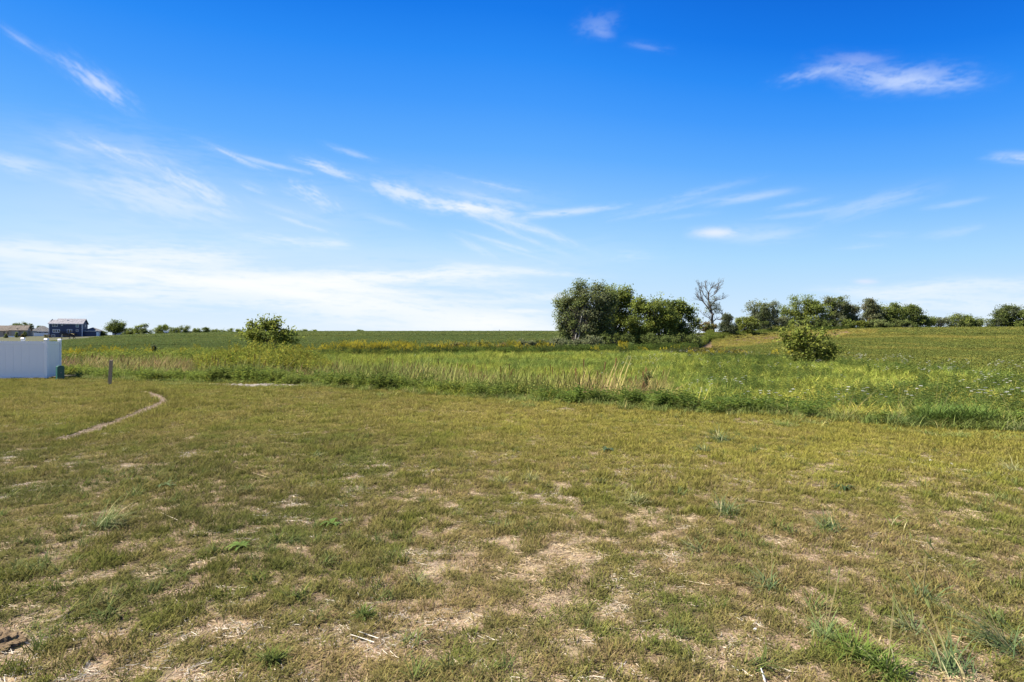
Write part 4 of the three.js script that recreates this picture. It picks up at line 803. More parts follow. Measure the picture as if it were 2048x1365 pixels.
// ---- trees and bushes about the houses and along the left skyline
tree('round_tree', 'dark round tree on a short trunk right of the navy house', 'tree', 211, 249, 641, 268, { base: 674, green: 'dark', spots: ['mid', 0.3], clumps: 110, per: 66, leaf: 0.42, size: 0.24, floor: 0.24, trunk: 0.045, lobes: [[0, 0.64, 0.95, 0.36], [0, 0.42, 0.85, 0.2]] });
for (const [u0, u1, v, b, d, g, label, group] of [
  [238, 252, 667, 673.5, 266, 'dark', 'small dark shrub at the right foot of the round tree'],
  [196, 214, 662, 672, 300, 'dark', 'dark hedge bush beside the wing of the navy house'],
  [246, 274, 657.5, 671, 320, 'mid', 'grey green bushes between the round tree and the domed bush'],
  [270, 303, 648.5, 668.5, 318, 'mid', 'dome shaped green tree on the left skyline'],
  [303, 337, 651.5, 668.5, 335, 'mid', 'wide dome shaped tree right of the dome shaped green tree'],
  [326, 337, 647, 660, 420, 'mid', 'pale tree top rising behind the wide dome shaped tree'],
  [334, 362, 653, 668, 400, 'mid', 'pale grey green tree of the far left skyline row'],
  [356, 383, 652, 668, 405, 'olive', 'bushy olive tree at the left of the low skyline row'],
  [382, 402, 657.5, 667, 430, 'mid', 'low dark tree in the skyline row just right of the olive tree'],
  [402, 418, 656, 667, 440, 'dark', 'small peaked tree in the left skyline row'],
  [416, 440, 656.5, 667, 440, 'mid', 'broad low tree at the middle of the left skyline row'],
  [438, 470, 657.5, 667, 445, 'mid', 'long low tree tapering at the right of the left skyline row'],
  [470, 486, 659.5, 667, 450, 'mid', 'small hazy tree left of the lone small tree'],
  [592, 618, 660, 667, 470, 'mid', 'hazy tree on the skyline right of the lone small tree'],
  [615, 636, 660.5, 667, 470, 'mid', 'small hazy tree on the skyline second right of the lone small tree'],
  [712, 728, 660.5, 666, 480, 'mid', 'tiny hazy tree top on the skyline over the middle field'],
  [23, 42, 647.5, 662, 420, 'dark', 'dark tree behind the roof of the beige house'],
  [38, 58, 644.5, 662, 425, 'olive', 'pale olive tree rising behind the gable of the beige house'],
  [54, 66, 648, 664, 420, 'grey', 'grey tree at the right behind the gable of the beige house'],
  [75, 88, 651, 662, 440, 'dark', 'dark tree top over the roof of the grey house'],
  [7, 14, 668, 676, 300, 'dark', 'small round shrub before the beige house, leftmost of three'],
  [29, 36, 665.5, 673.5, 305, 'mid', 'small round shrub before the beige house, second of three'],
  [46, 52.5, 664, 672.5, 310, 'dark', 'small upright shrub by the gable of the beige house'],
  [41, 46.5, 668.5, 672.5, 308, 'brown', 'low orange shrub left of the gable of the beige house'],
  [88, 98, 670, 678, 286, 'brown', 'brownish shrub at the left corner of the navy house'],
]) tree(v > 661 ? 'garden_shrub' : 'skyline_tree', label, v > 661 ? 'shrub' : 'tree', u0, u1, v, d, { base: b + 4, green: g, spots: ['olive', 0.3], stems: 2, clumps: u1 - u0 < 16 ? 18 : 62, per: 60, leaf: v > 661 ? 0.26 : 0.5, size: u1 - u0 < 16 ? 0.4 : 0.27, floor: 0.04, lobes: [[0, 0.58, 0.9, 0.42], [0, 0.26, 1.0, 0.28]] });
// ---- the red brown and grey shrubs along the far bank of the reeds
for (const [u0, u1, v, d, g, label] of [
  [852, 886, 691, 64, 'brown', 'reddish brown shrub on the far bank, leftmost of the dark group'], [878, 906, 688, 65, 'dark', 'dark shrub on the far bank behind the reddish one'], [902, 942, 686, 65, 'brown', 'broad dark reddish shrub in the middle of the far bank'], [944, 984, 684, 65.5, 'dark', 'dark shrub beside goldenrod on the far bank'], [985, 1014, 688, 66, 'brown', 'small reddish shrub right of the dark group on the far bank'],
  [1034, 1066, 679, 67, 'grey', 'grey green shrub left of the thicket, farthest from it'], [1058, 1090, 680, 67.5, 'dark', 'dark grey green shrub midway toward the thicket'], [1082, 1118, 684, 68, 'grey', 'grey green shrub touching the left of the thicket'],
]) tree('bank_shrub', label, 'shrub', u0, u1, v, d, { green: g, spots: [g === 'brown' ? 'dark' : 'grey', 0.45], stems: 4, trunk: 0.03, clumps: 34, per: 60, leaf: 0.16, size: 0.34, floor: 0.12, lobes: [[0, 0.5, 0.92, 0.5]], group: 'shrubs along the far bank' });
// ---- odd ones
tree('dead_bush', 'small dark brown withered bush at the field edge left of the field bush', 'bush', 1462, 1490, 699, 55, { green: 'brown', spots: ['dark', 0.5], stems: 5, trunk: 0.03, clumps: 16, per: 34, leaf: 0.12, size: 0.3 });
tree('small_conifer', 'tiny dark conifer seedling standing in the goldenrod at left', 'conifer', 302.5, 310.5, 693, 50, { base: 716, green: 'juniper', spots: ['dark', 0.5], clumps: 26, per: 46, leaf: 0.12, size: 0.4, droop: -0.3, lobes: [[0, 0.3, 0.95, 0.3], [0, 0.7, 0.5, 0.3]] });
tree('tall_weed', 'single tall dark stemmed weed standing among the reeds right of centre', 'weed', 1284, 1304, 747, 21.5, { base: 800, green: 'dark', spots: ['brown', 0.5], stems: 2, trunk: 0.008, clumps: 20, per: 12, leaf: 0.08, size: 0.4, lobes: [[0, 0.6, 0.8, 0.4]] });

// ================================================================ scattered plants
// A bed collects placed copies; finish() makes the InstancedMeshes under one group tagged as stuff.
class Bed {
  constructor(geos, mat) { this.geos = geos; this.mat = mat; this.m = geos.map(() => []); this.c = geos.map(() => []); }
  add(k, x, y, z, turn, sx, sy, tx, tz, col) {
    const c = Math.cos(turn), s = Math.sin(turn);
    // turn about y, scale, then lean (a small tilt of the up axis)
    this.m[k].push(c * sx, 0, -s * sx, 0, tx * sy, sy, tz * sy, 0, s * sx, 0, c * sx, 0, x, y, z, 1);
    this.c[k].push(col[0], col[1], col[2]);
  }
  get count() { return this.m.reduce((a, b) => a + b.length / 16, 0); }
  finish(name, partName, label) {
    const g = new THREE.Group(); g.name = numbered(name); scene.add(g); tag(g, label, null, null, 'stuff');
    this.geos.forEach((geo, k) => {
      const n = this.m[k].length / 16; if (!n) return;
      const im = new THREE.InstancedMesh(geo, this.mat, n);
      im.instanceMatrix.array.set(this.m[k]);
      im.instanceColor = new THREE.InstancedBufferAttribute(new Float32Array(this.c[k]), 3);
      im.name = partName + (k ? `_${String(k).padStart(3, '0')}` : ''); im.castShadow = im.receiveShadow = true; im.userData.kind = 'stuff';
      g.add(im);
    });
    return g;
  }
}
// one bent blade
function blade(mb, x, z, az, len, w, lean, curl, c, segs = 3, y0 = -0.004, tip) {
  const ca = Math.cos(az), sa = Math.sin(az), L = [], R = [];
  let px = x, py = y0, pz = z, ang = lean;
  for (let k = 0; k < segs; k++) {
    const f = 1 - Math.pow(k / segs, 1.6) * 0.75, cc = tip && k >= segs - 1 ? tip : c;
    L.push(mb.v(px - sa * w * f, py, pz + ca * w * f, cc)); R.push(mb.v(px + sa * w * f, py, pz - ca * w * f, cc));
    px += Math.sin(ang) * ca * len / segs; pz += Math.sin(ang) * sa * len / segs; py += Math.cos(ang) * len / segs; ang += curl / segs;
  }
  const t = mb.v(px, py, pz, tip ?? c);
  for (let k = 0; k + 1 < segs; k++) mb.quad(L[k], R[k], R[k + 1], L[k + 1]);
  mb.tri(L[segs - 1], R[segs - 1], t);
}
const inView = (x, d, m = 2) => Math.abs(x) < d * 0.905 + m;
function* strew(r, d0, d1, perM2, xa, xb) {                     // points with that density between two distances, inside the widened view
  const w = (d) => [Math.max(xa ?? -1e9, -d * 0.93 - 1.2), Math.min(xb ?? 1e9, d * 0.93 + 1.2)];
  const steps = Math.max(1, Math.round((d1 - d0) / Math.max(0.25, d0 * 0.04)));
  for (let k = 0; k < steps; k++) {
    const a = lerp(d0, d1, k / steps), b = lerp(d0, d1, (k + 1) / steps), [l, h] = w((a + b) / 2);
    if (h <= l) continue;
    const n = (h - l) * (b - a) * perM2(0.5 * (a + b)), m = Math.floor(n) + (r() < n % 1 ? 1 : 0);
    for (let j = 0; j < m; j++) yield [lerp(l, h, r()), lerp(a, b, r())];
  }
}
const behindFence = (x, d) => x < FENCE_B[0] - 0.0 + (d - FENCE_B[1]) * 0.0 && d > FENCE_A[1] + (x - FENCE_A[0]) * 0.43 - 0.05 && d < 30;

// ---- the mown lawn
{
  const r = mulberry(11), geos = [];
  for (let v = 0; v < 10; v++) {                                 // tufts about 9 cm wide; the last two are mostly dead
    const mb = new MB(), n = 26, dead = v >= 8 ? 0.85 : 0.36;
    for (let k = 0; k < n; k++) {
      const a = r() * 6.28, rr = 0.05 * Math.sqrt(r()), dry = r() < dead, g = 0.75 + 0.5 * r();
      const c = dry ? [1.4 * g, 1.22 * g, 1.5 * g] : [0.95 * g, 1.0 * g, 0.9 * g];
      blade(mb, Math.cos(a) * rr, Math.sin(a) * rr, r() * 6.28, 0.034 + 0.055 * r() * r() + 0.018 * r(), 0.0019 + 0.0012 * r(), (dry ? 0.75 : 0.25) + 0.6 * r(), 0.5 + 0.9 * r(), c, 3, -0.004, dry ? undefined : [c[0] * 1.25, c[1] * 1.1, c[2] * 1.05]);
    }
    geos.push(mb.geometry());
  }
  const bed = new Bed(geos, M.grass);
  const greenC = [0.105, 0.124, 0.026], dryC = [0.21, 0.168, 0.078], lush = [0.088, 0.128, 0.025], yel = [0.25, 0.236, 0.050];
  const place = (x, d, size) => {
    const z = -d;
    const s = beyond(x, d);
    if (s > 0.5 || behindFence(x, d)) return;
    const b = bareness(x, z);
    const gone = r() < b * (0.93 - 0.3 * vnoise(x * 9, z * 9)) || r() < sstep(0.56, 0.38, fbm(x * 8.5 + 40, z * 8.5, 2)) * (d < 9 ? 0.75 : 0.35) * (0.6 + 0.4 * sstep(9, 4, d));
    if (gone) {                                                // only flat dead thatch there
      if (r() < 0.62 - 0.4 * b) { const q = mix3([0.20, 0.162, 0.080], [0.30, 0.26, 0.155], r()), e = 0.6 + 0.7 * r(); bed.add(8 + (r() < 0.5 ? 0 : 1), x, ground(x, z), z, r() * 6.28, size * (0.9 + 0.7 * r()), size * (0.14 + 0.22 * r()), (r() - 0.5) * 0.4, (r() - 0.5) * 0.4, [q[0] * e, q[1] * e, q[2] * e]); }
      return;
    }
    if (d > 8 && trackDistance(x, z) < 0.09 + 0.1 * vnoise(x * 3, z * 3) + 0.04 * r()) return;
    const dry = 0.2 + 0.6 * dryness(x, z), n = fbm(x * 0.9 + 20, z * 0.9, 3), fine = fbm(x * 5 + 3, z * 5 + 60, 2);
    let t = clamp(dry * 0.9 + (fine - 0.5) * 0.9 + (r() - 0.5) * 0.35);
    let c = mix3(greenC, dryC, t);
    c = mix3(c, lush, sstep(0.55, 0.75, n) * (1 - t) * 0.8);
    const warm = sstep(-5, 5, x) * sstep(4, 9, d) + sstep(8, 13, d) * 0.5;
    c = mix3(c, yel, clamp(warm) * 0.75 * (0.5 + 0.5 * n));
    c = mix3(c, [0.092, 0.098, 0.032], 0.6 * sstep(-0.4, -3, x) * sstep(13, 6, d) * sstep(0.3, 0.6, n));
    const f = 0.62 + 0.7 * r();
    const tall = 0.72 + 0.55 * sstep(0.38, 0.72, fbm(x * 2.2 + 8, z * 2.2 + 5, 3)) + 0.35 * sstep(1.3, 0.3, trackDistance(x, z) + (d < 8 ? 9 : 0));
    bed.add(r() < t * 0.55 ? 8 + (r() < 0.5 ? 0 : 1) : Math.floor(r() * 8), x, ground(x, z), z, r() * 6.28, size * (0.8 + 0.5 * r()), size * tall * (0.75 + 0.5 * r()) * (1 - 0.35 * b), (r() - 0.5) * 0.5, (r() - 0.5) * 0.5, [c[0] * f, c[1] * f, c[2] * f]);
  };
  for (const [x, d] of strew(r, 2.2, 6.5, () => 660)) place(x, d, 1.0);
  for (const [x, d] of strew(r, 6.5, 12, () => 340)) place(x, d, 1.25);
  for (const [x, d] of strew(r, 12, 31, (d) => 210 - 3 * d)) place(x, d, 1.7);
  bed.finish('lawn_grass', 'grass_tufts', 'short mown lawn grass, half green and half dried to straw');
  console.log('lawn', bed.count);
}
// ---- coarser tufts and small weeds through the lawn
{
  const r = mulberry(21), geos = [];
  for (let v = 0; v < 6; v++) { const mb = new MB(), n = 16 + Math.floor(r() * 22), wide = v % 2; for (let k = 0; k < n; k++) { const a = r() * 6.28, rr = 0.045 * Math.sqrt(r()), g = 0.7 + 0.6 * r(), dry = r() < 0.22, c = dry ? [2.1 * g, 1.5 * g, 1.9 * g] : [g, g, g]; blade(mb, Math.cos(a) * rr, Math.sin(a) * rr, r() * 6.28, 0.06 + 0.1 * r(), wide ? 0.0034 : 0.0022, 0.2 + 0.7 * r(), 0.4 + 1.0 * r(), c, 4, -0.004); } geos.push(mb.geometry()); }
  const bed = new Bed(geos, M.grass);
  for (const [x, d] of strew(r, 2.2, 26, (d) => (d < 8 ? 16 : 7))) {
    if (beyond(x, d) > -0.2 || behindFence(x, d) || trackDistance(x, -d) < 0.2) continue;
    const n = fbm(x * 1.1 + 60, d * 1.1, 3), right = sstep(0.5, 3, x) * sstep(6, 3, d) * 0.25; if (r() > sstep(0.42, 0.7, n) + right) continue;
    const c = mix3(mix3([0.085, 0.115, 0.022], [0.105, 0.145, 0.045], r()), [0.2, 0.2, 0.08], r() * r() * 0.7), f = 0.8 + 0.4 * r();
    bed.add(Math.floor(r() * 6), x, ground(x, -d), -d, r() * 6.28, 0.7 + 0.7 * r(), 0.55 + 0.6 * r(), (r() - 0.5) * 0.6, (r() - 0.5) * 0.6, [c[0] * f, c[1] * f, c[2] * f]);
  }
  bed.finish('lawn_tufts', 'tufts', 'longer coarse tufts and small weeds scattered through the lawn');
  console.log('tufts', bed.count);
}
// ---- straw and clippings lying on the bare places
{
  const r = mulberry(12), geos = [];
  for (let v = 0; v < 4; v++) { const mb = new MB(), n = 7; for (let k = 0; k < n; k++) { const a = r() * 6.28, L = 0.008 + 0.026 * r() * r() + 0.006 * r(), w = 0.0008 + 0.0009 * r(), x = (r() - 0.5) * 0.1, z = (r() - 0.5) * 0.1, y = 0.004 + 0.012 * r(), dy = (r() - 0.5) * 0.012, c = vary([1, 1, 1], r, 0.6), ca = Math.cos(a), sa = Math.sin(a); const q = [mb.v(x - ca * L - sa * w, y - dy, z - sa * L + ca * w, c), mb.v(x + ca * L - sa * w, y + dy, z + sa * L + ca * w, c), mb.v(x + ca * L, y + dy + w, z + sa * L, c), mb.v(x - ca * L, y - dy + w, z - sa * L, c), mb.v(x + ca * L + sa * w, y + dy, z + sa * L - ca * w, c), mb.v(x - ca * L + sa * w, y - dy, z - sa * L - ca * w, c)]; mb.quad(q[0], q[1], q[2], q[3]); mb.quad(q[3], q[2], q[4], q[5]); } geos.push(mb.geometry()); }
  const bed = new Bed(geos, new THREE.MeshStandardMaterial({ name: 'straw', vertexColors: true, roughness: 0.7, side: THREE.DoubleSide }));
  for (const [x, d] of strew(r, 2.2, 24, (d) => (d < 9 ? 200 : 45))) {
    const b = bareness(x, -d), s = beyond(x, d); if (s > 0.2 || behindFence(x, d)) continue;
    const greyish = fbm(x * 0.9 + 7, d * 0.9, 3);
    if (r() > b * 0.9 + 0.06 + 0.2 * sstep(0.6, 0.7, greyish)) continue;
    const c = mix3([0.38, 0.28, 0.16], [0.48, 0.42, 0.34], sstep(0.4, 0.6, greyish) * (0.4 + 0.6 * r())), f = 0.7 + 0.5 * r();
    bed.add(Math.floor(r() * 4), x, ground(x, -d), -d, r() * 6.28, (0.8 + 0.6 * r()) * (d > 9 ? 1.5 : 1), 1, 0, 0, [c[0] * f, c[1] * f, c[2] * f]);
  }
  bed.finish('straw_litter', 'straw_bits', 'bleached straw and clippings lying on the bare patches of the lawn');
  console.log('straw', bed.count);
}
// ---- clods on the bare soil and the dirt track; pale rubble by the lawn's edge
{
  const r = mulberry(13), geos = [];
  for (let v = 0; v < 4; v++) { const g = new THREE.IcosahedronGeometry(1, 1), p = g.attributes.position; for (let k = 0; k < p.count; k++) { const a = p.getX(k), b = p.getY(k), e = p.getZ(k), n = 0.72 + 0.5 * vnoise(a * 1.6 + v * 7 + 20, b * 1.6 + e * 1.9 + 20); p.setXYZ(k, a * n, b * n * 0.62, e * n); } geos.push(g); }
  const clod = new THREE.MeshStandardMaterial({ name: 'dry_soil', roughness: 1, flatShading: true });
  const bed = new Bed(geos, clod);
  for (const [x, d] of strew(r, 2.2, 10, () => 150)) { const b = bareness(x, -d); if (r() > sstep(0.3, 1, b) * 0.9) continue; const s = 0.004 + 0.013 * r() * r(), f = 0.75 + 0.5 * r(); bed.add(Math.floor(r() * 4), x, ground(x, -d) + s * 0.2, -d, r() * 6.28, s, s, 0, 0, [0.33 * f, 0.26 * f, 0.18 * f]); }
  for (let k = 0; k < 1700; k++) { const j = Math.floor(r() * (TRACK.length - 1)), t = r(), a = TRACK[j], b = TRACK[j + 1], x = lerp(a[0], b[0], t) + (r() - 0.5) * 0.4, z = lerp(a[2], b[2], t) + (r() - 0.5) * 0.4, s = 0.006 + 0.02 * r() * r(), f = 0.7 + 0.6 * r(); bed.add(Math.floor(r() * 4), x, ground(x, z) + 0.008, z, r() * 6.28, s, s, 0, 0, [0.27 * f, 0.21 * f, 0.145 * f]); }
  bed.finish('soil_clods', 'clods', 'crumbs of dry pale soil on the bare patches and along the dirt track');
  const rub = new Bed(geos, new THREE.MeshStandardMaterial({ name: 'pale_rubble', roughness: 0.95, flatShading: true }));
  for (let k = 0; k < 650; k++) { const q = RUBBLE[Math.floor(r() * RUBBLE.length)], a = r() * 6.28, e = Math.sqrt(r()) * q[2] * 0.9, x = q[0] + Math.cos(a) * e, z = q[1] + Math.sin(a) * e * 0.6, right = q[0] > RUBBLE[1][0] + 0.4, s = right && r() < 0.35 ? 0.03 + 0.06 * r() : 0.012 + 0.03 * r(), f = 0.75 + 0.45 * r(); rub.add(Math.floor(r() * 4), x, ground(x, z) + s * 0.2 + (right ? 0.015 * Math.max(0, 1 - e / q[2]) : 0), z, r() * 6.28, s * 1.3, s, 0, 0, right ? [0.21 * f, 0.185 * f, 0.155 * f] : [0.18 * f, 0.13 * f, 0.085 * f]); }
  rub.finish('rubble', 'stones', 'strip of pale rubble and bare earth where the lawn meets the weeds at left');
}
// ---- taller grass along the lawn's edge
{
  const r = mulberry(14), geos = [];
  for (let v = 0; v < 5; v++) { const mb = new MB(); for (let k = 0; k < 26; k++) { const a = r() * 6.28, rr = 0.12 * Math.sqrt(r()), g = 0.75 + 0.5 * r(), dry = r() < 0.14, c = dry ? [2.2 * g, 1.6 * g, 2.2 * g] : [g, g, g]; blade(mb, Math.cos(a) * rr, Math.sin(a) * rr, r() * 6.28, 0.14 + 0.2 * r(), 0.004 + 0.003 * r(), 0.2 + 0.5 * r(), 0.5 + 1.2 * r(), c, 3); } geos.push(mb.geometry()); }
  const bed = new Bed(geos, M.grass);
  for (const [x, d] of strew(r, 6, 36, () => 14)) {
    const s = beyond(x, d); if (s < -1.3 || s > 2.5 || behindFence(x, d) || trackDistance(x, -d) < 0.3) continue;
    const n = fbm(x * 0.7 + 3, d * 0.7, 3); if (s < -0.2 && r() > sstep(0.48, 0.62, n) * 0.9) continue;
    let rub = 9; for (const q of RUBBLE) rub = Math.min(rub, Math.hypot(x - q[0], -d - q[1]) / q[2]); if (rub < 0.7) continue;
    const c = mix3([0.13, 0.18, 0.042], [0.18, 0.205, 0.06], r()), f = 0.8 + 0.4 * r(), h = s < -0.2 ? 0.5 : 0.95;
    bed.add(Math.floor(r() * 5), x, ground(x, -d), -d, r() * 6.28, 1.1, h * (0.7 + 0.6 * r()), (r() - 0.5) * 0.3, (r() - 0.5) * 0.3, [c[0] * f, c[1] * f, c[2] * f]);
  }
  bed.finish('edge_grass', 'grass_clumps', 'longer blue green grass along the edge between lawn and weeds');
}
// ---- leafy weeds behind the lawn's edge
function leafyPlant(r, h, stems, perStem, ll, spread, colors, up = 0.5) {
  const mb = new MB();
  for (let s = 0; s < stems; s++) {
    const a = r() * 6.28, rr = spread * Math.sqrt(r()) * 0.6, bx = Math.cos(a) * rr, bz = Math.sin(a) * rr, H = h * (0.7 + 0.45 * r()), lx = Math.cos(a) * H * 0.22 * r(), lz = Math.sin(a) * H * 0.22 * r();
    mb.tube([[bx, -0.02, bz], [bx + lx * 0.4, H * 0.5, bz + lz * 0.4], [bx + lx, H * 0.96, bz + lz]], [0.006, 0.005, 0.002], 3, [0.8, 0.85, 0.7]);
    for (let k = 0; k < perStem; k++) {
      const t = 0.12 + 0.88 * (k + r() * 0.5) / perStem, y = t * H, az = k * 2.4 + r(), L = ll * (0.65 + 0.6 * r()) * (1.15 - 0.6 * t), c = vary(colors[Math.floor(r() * colors.length)], r, 0.5), ca = Math.cos(az), sa = Math.sin(az), w = L * 0.17, x = bx + lx * t, z = bz + lz * t, e = up * (0.3 + 0.7 * t) * L * (0.6 + 0.8 * r());
      const q = [mb.v(x, y, z, c), mb.v(x + ca * L * 0.45 - sa * w, y + e * 0.8, z + sa * L * 0.45 + ca * w, c), mb.v(x + ca * L, y + e * 0.55 - L * 0.12, z + sa * L, c), mb.v(x + ca * L * 0.45 + sa * w, y + e * 0.8, z + sa * L * 0.45 - ca * w, c)];
      mb.tri(q[0], q[1], q[2]); mb.tri(q[0], q[2], q[3]);
    }
  }
  return mb.geometry();
}
{
  const r = mulberry(15), one = [[1, 1, 1], [0.85, 0.9, 0.85], [1.15, 1.1, 1]];
  const bed = new Bed([0, 1, 2, 3, 4].map(() => leafyPlant(r, 0.62, 7, 15, 0.16, 0.3, one)), M.leaf);
  for (const [x, d] of strew(r, 6, 36, () => 26)) {
    const s = beyond(x, d), u = column(x, d); if (s < 0.15 || s > 4.2 || behindFence(x, d - 0.4)) continue;
    const n = fbm(x * 0.28 + 9, d * 0.28, 3), rag = Math.max(0, fbm(x * 1.3, d * 1.3 + 5, 2) * 1.2 - 0.55), band = sstep(0.1 + rag, 0.5 + rag, s) * sstep(4.2, 1.6, s);
    let p = band * lerp(0.3 + 0.5 * sstep(0.5, 0.64, n), 0.35 + 0.5 * sstep(0.38, 0.55, n), sstep(850, 1150, u));
    if (u > 1650) p *= u > 1880 && u < 2010 ? 0.0 : 0.22;        // grassier at right
    if (r() > p) continue;
    const right = sstep(900, 1300, u), c = mix3(mix3([0.15, 0.195, 0.040], [0.125, 0.185, 0.036], right), [0.17, 0.20, 0.055], r() * r()), f = 0.75 + 0.5 * r(), h = lerp(0.92, 0.68, right) * (0.3 + 0.5 * n + 0.75 * r() * r() + 0.1) * (u > 1650 ? 0.7 : 1) * (u < 420 ? 0.8 : 1);
    bed.add(Math.floor(r() * 5), x, ground(x, -d), -d, r() * 6.28, 0.85 + 0.4 * r(), h, (r() - 0.5) * 0.25, (r() - 0.5) * 0.25, [c[0] * f, c[1] * f, c[2] * f]);
  }
  bed.finish('leafy_weeds', 'weed_plants', 'band of leafy dark green weeds along the far edge of the lawn');
  console.log('weeds', bed.count);
}
// ---- reeds (cattail blades) and their brown dead leaves
{
  const r = mulberry(16), geos = [];
  for (let v = 0; v < 6; v++) {
    const mb = new MB();
    if (v === 5) for (let q = 0; q < 1; q++) { const bx = (r() - 0.5) * 0.3, bz = (r() - 0.5) * 0.3, hh = 0.95 + 0.25 * r(), lx = (r() - 0.5) * 0.2; mb.tube([[bx, 0, bz], [bx + lx, hh, bz]], [0.008, 0.006], 4, [1, 1, 1]); mb.tube([[bx + lx, hh - 0.02, bz], [bx + lx * 1.02, hh + 0.05, bz], [bx + lx * 1.1, hh + 0.17, bz], [bx + lx * 1.1, hh + 0.19, bz]], [0.008, 0.013, 0.013, 0.004], 6, [0.75, 0.45, 0.6]); }
    for (let k = 0; k < 15; k++) { const a = r() * 6.28, rr = 0.22 * Math.sqrt(r()), g = 0.6 + 0.8 * r(), dead = r() < 0.3, c = dead ? [1.5 * g, 1.1 * g, 1.7 * g] : [g, g, g]; blade(mb, Math.cos(a) * rr, Math.sin(a) * rr, r() * 6.28, 0.7 + 0.8 * r(), 0.011 + 0.009 * r(), 0.06 + 0.42 * r() + (dead ? 0.3 : 0), 0.3 + 0.9 * r() * r() + (dead ? 0.6 : 0), c, 4, -0.02); }
    geos.push(mb.geometry());
  }
  const bed = new Bed(geos, M.grass);
  for (const [x, d] of strew(r, 12, 62, (d) => (d < 30 ? 12 : 8))) {
    const s = beyond(x, d), u = column(x, d); if (s < (u > 950 ? 2.2 : 1.4) || u > (d < 26 ? 1330 : 1430) || behindFence(x, d)) continue;
    const n = fbm(x * 0.16 + 31, d * 0.16, 4), back = lerp(46, 27, clamp((u - 700) / 600)) + (n - 0.5) * 12;
    const p = sstep(1.4, 3.0, s) * sstep(back, back - 6, d) * sstep(1470, 1330, u + (n - 0.5) * 160);
    if (r() > p) continue;
    const brown = clamp(sstep(0.42, 0.62, fbm(x * 0.3 + 2, d * 0.3 + 5, 3)) * 0.6 + sstep(640, 300, u) * sstep(50, 34, d) * 0.42 + 0.06), gold = 0.6 * sstep(850, 1250, u);
    let c = mix3([0.17, 0.20, 0.048], [0.235, 0.225, 0.055], gold * (0.5 + 0.5 * r())); c = mix3(c, [0.30, 0.20, 0.11], brown * r() * 1.1);
    const f = 0.6 + 0.85 * r(), hv = vnoise(x * 0.8, d * 0.8);
    bed.add(Math.floor(r() * 6), x, ground(x, -d), -d, r() * 6.28, 1.15, (0.62 + 0.5 * hv + 0.35 * r()) * (u < 420 ? 0.8 : 1), (r() - 0.3) * 0.3, (r() - 0.5) * 0.3, [c[0] * f, c[1] * f, c[2] * f]);
  }
  bed.finish('reeds', 'reed_clumps', 'wet bed of reeds, green with brown dead leaves, beyond the weeds');
  console.log('reeds', bed.count);
}
// ---- the tall meadow grass
{
  const r = mulberry(17), geos = [];
  for (let v = 0; v < 6; v++) { const mb = new MB(); for (let k = 0; k < 26; k++) { const a = r() * 6.28, rr = 0.2 * Math.sqrt(r()), g = 0.75 + 0.5 * r(), c = r() < 0.14 ? [1.8 * g, 1.4 * g, 1.9 * g] : [g, g, g]; blade(mb, Math.cos(a) * rr, Math.sin(a) * rr, r() * 6.28, 0.3 + 0.5 * r(), 0.006 + 0.006 * r(), 0.1 + 0.5 * r(), 0.5 + 1.0 * r(), c, 3, -0.02); } geos.push(mb.geometry()); }
  const bed = new Bed(geos, M.grass), lacePoints = [];
  for (const [x, d] of strew(r, 7, 74, (d) => (d < 20 ? 24 : d < 40 ? 13 : 8))) {
    const s = beyond(x, d), u = column(x, d); if (s < 0.3 || d > field0(u) + 1 || behindFence(x, d)) continue;
    const n = fbm(x * 0.16 + 31, d * 0.16, 4), back = lerp(46, 27, clamp((u - 700) / 600)) + (n - 0.5) * 12;
    const reed = sstep(1.4, 3.0, s) * sstep(back, back - 6, d) * sstep(1470, 1330, u + (n - 0.5) * 160);
    if (r() < reed * 0.93 || (s < 2.4 && u > 930 && u < 1690 && r() < 0.88)) continue;
    const m = fbm(x * 0.22 + 70, d * 0.22 + 1, 4), k = sstep(1350, 1560, u);
    const yellow = k * sstep(0.40, 0.58, m) * sstep(30, 12, d) + (1 - k) * 0.25 * sstep(0.5, 0.7, m);
    let c = mix3([0.22, 0.265, 0.044], [0.265, 0.27, 0.048], clamp(yellow)); c = mix3(c, [0.14, 0.205, 0.042], sstep(0.5, 0.7, fbm(x * 0.4, d * 0.4 + 33, 3)) * 0.8);
    const f = (0.62 + 0.76 * r()) * (d < 17 ? 0.8 : 1), hv = fbm(x * 0.9, d * 0.9, 2);
    bed.add(Math.floor(r() * 6), x, ground(x, -d), -d, r() * 6.28, 1.2, lerp(0.95, 0.72, k) * (0.35 + 0.4 * r() + 0.8 * hv) * sstep(0, 1.8, s + 0.5) * (u < 1000 && d > 40 ? 1.2 : 1), (r() - 0.4) * 0.4, (r() - 0.5) * 0.4, [c[0] * f, c[1] * f, c[2] * f]);
  }
  bed.finish('meadow_grass', 'grass_clumps', 'tall bright green meadow grass between the reeds and the crop');
  console.log('meadow', bed.count);
}
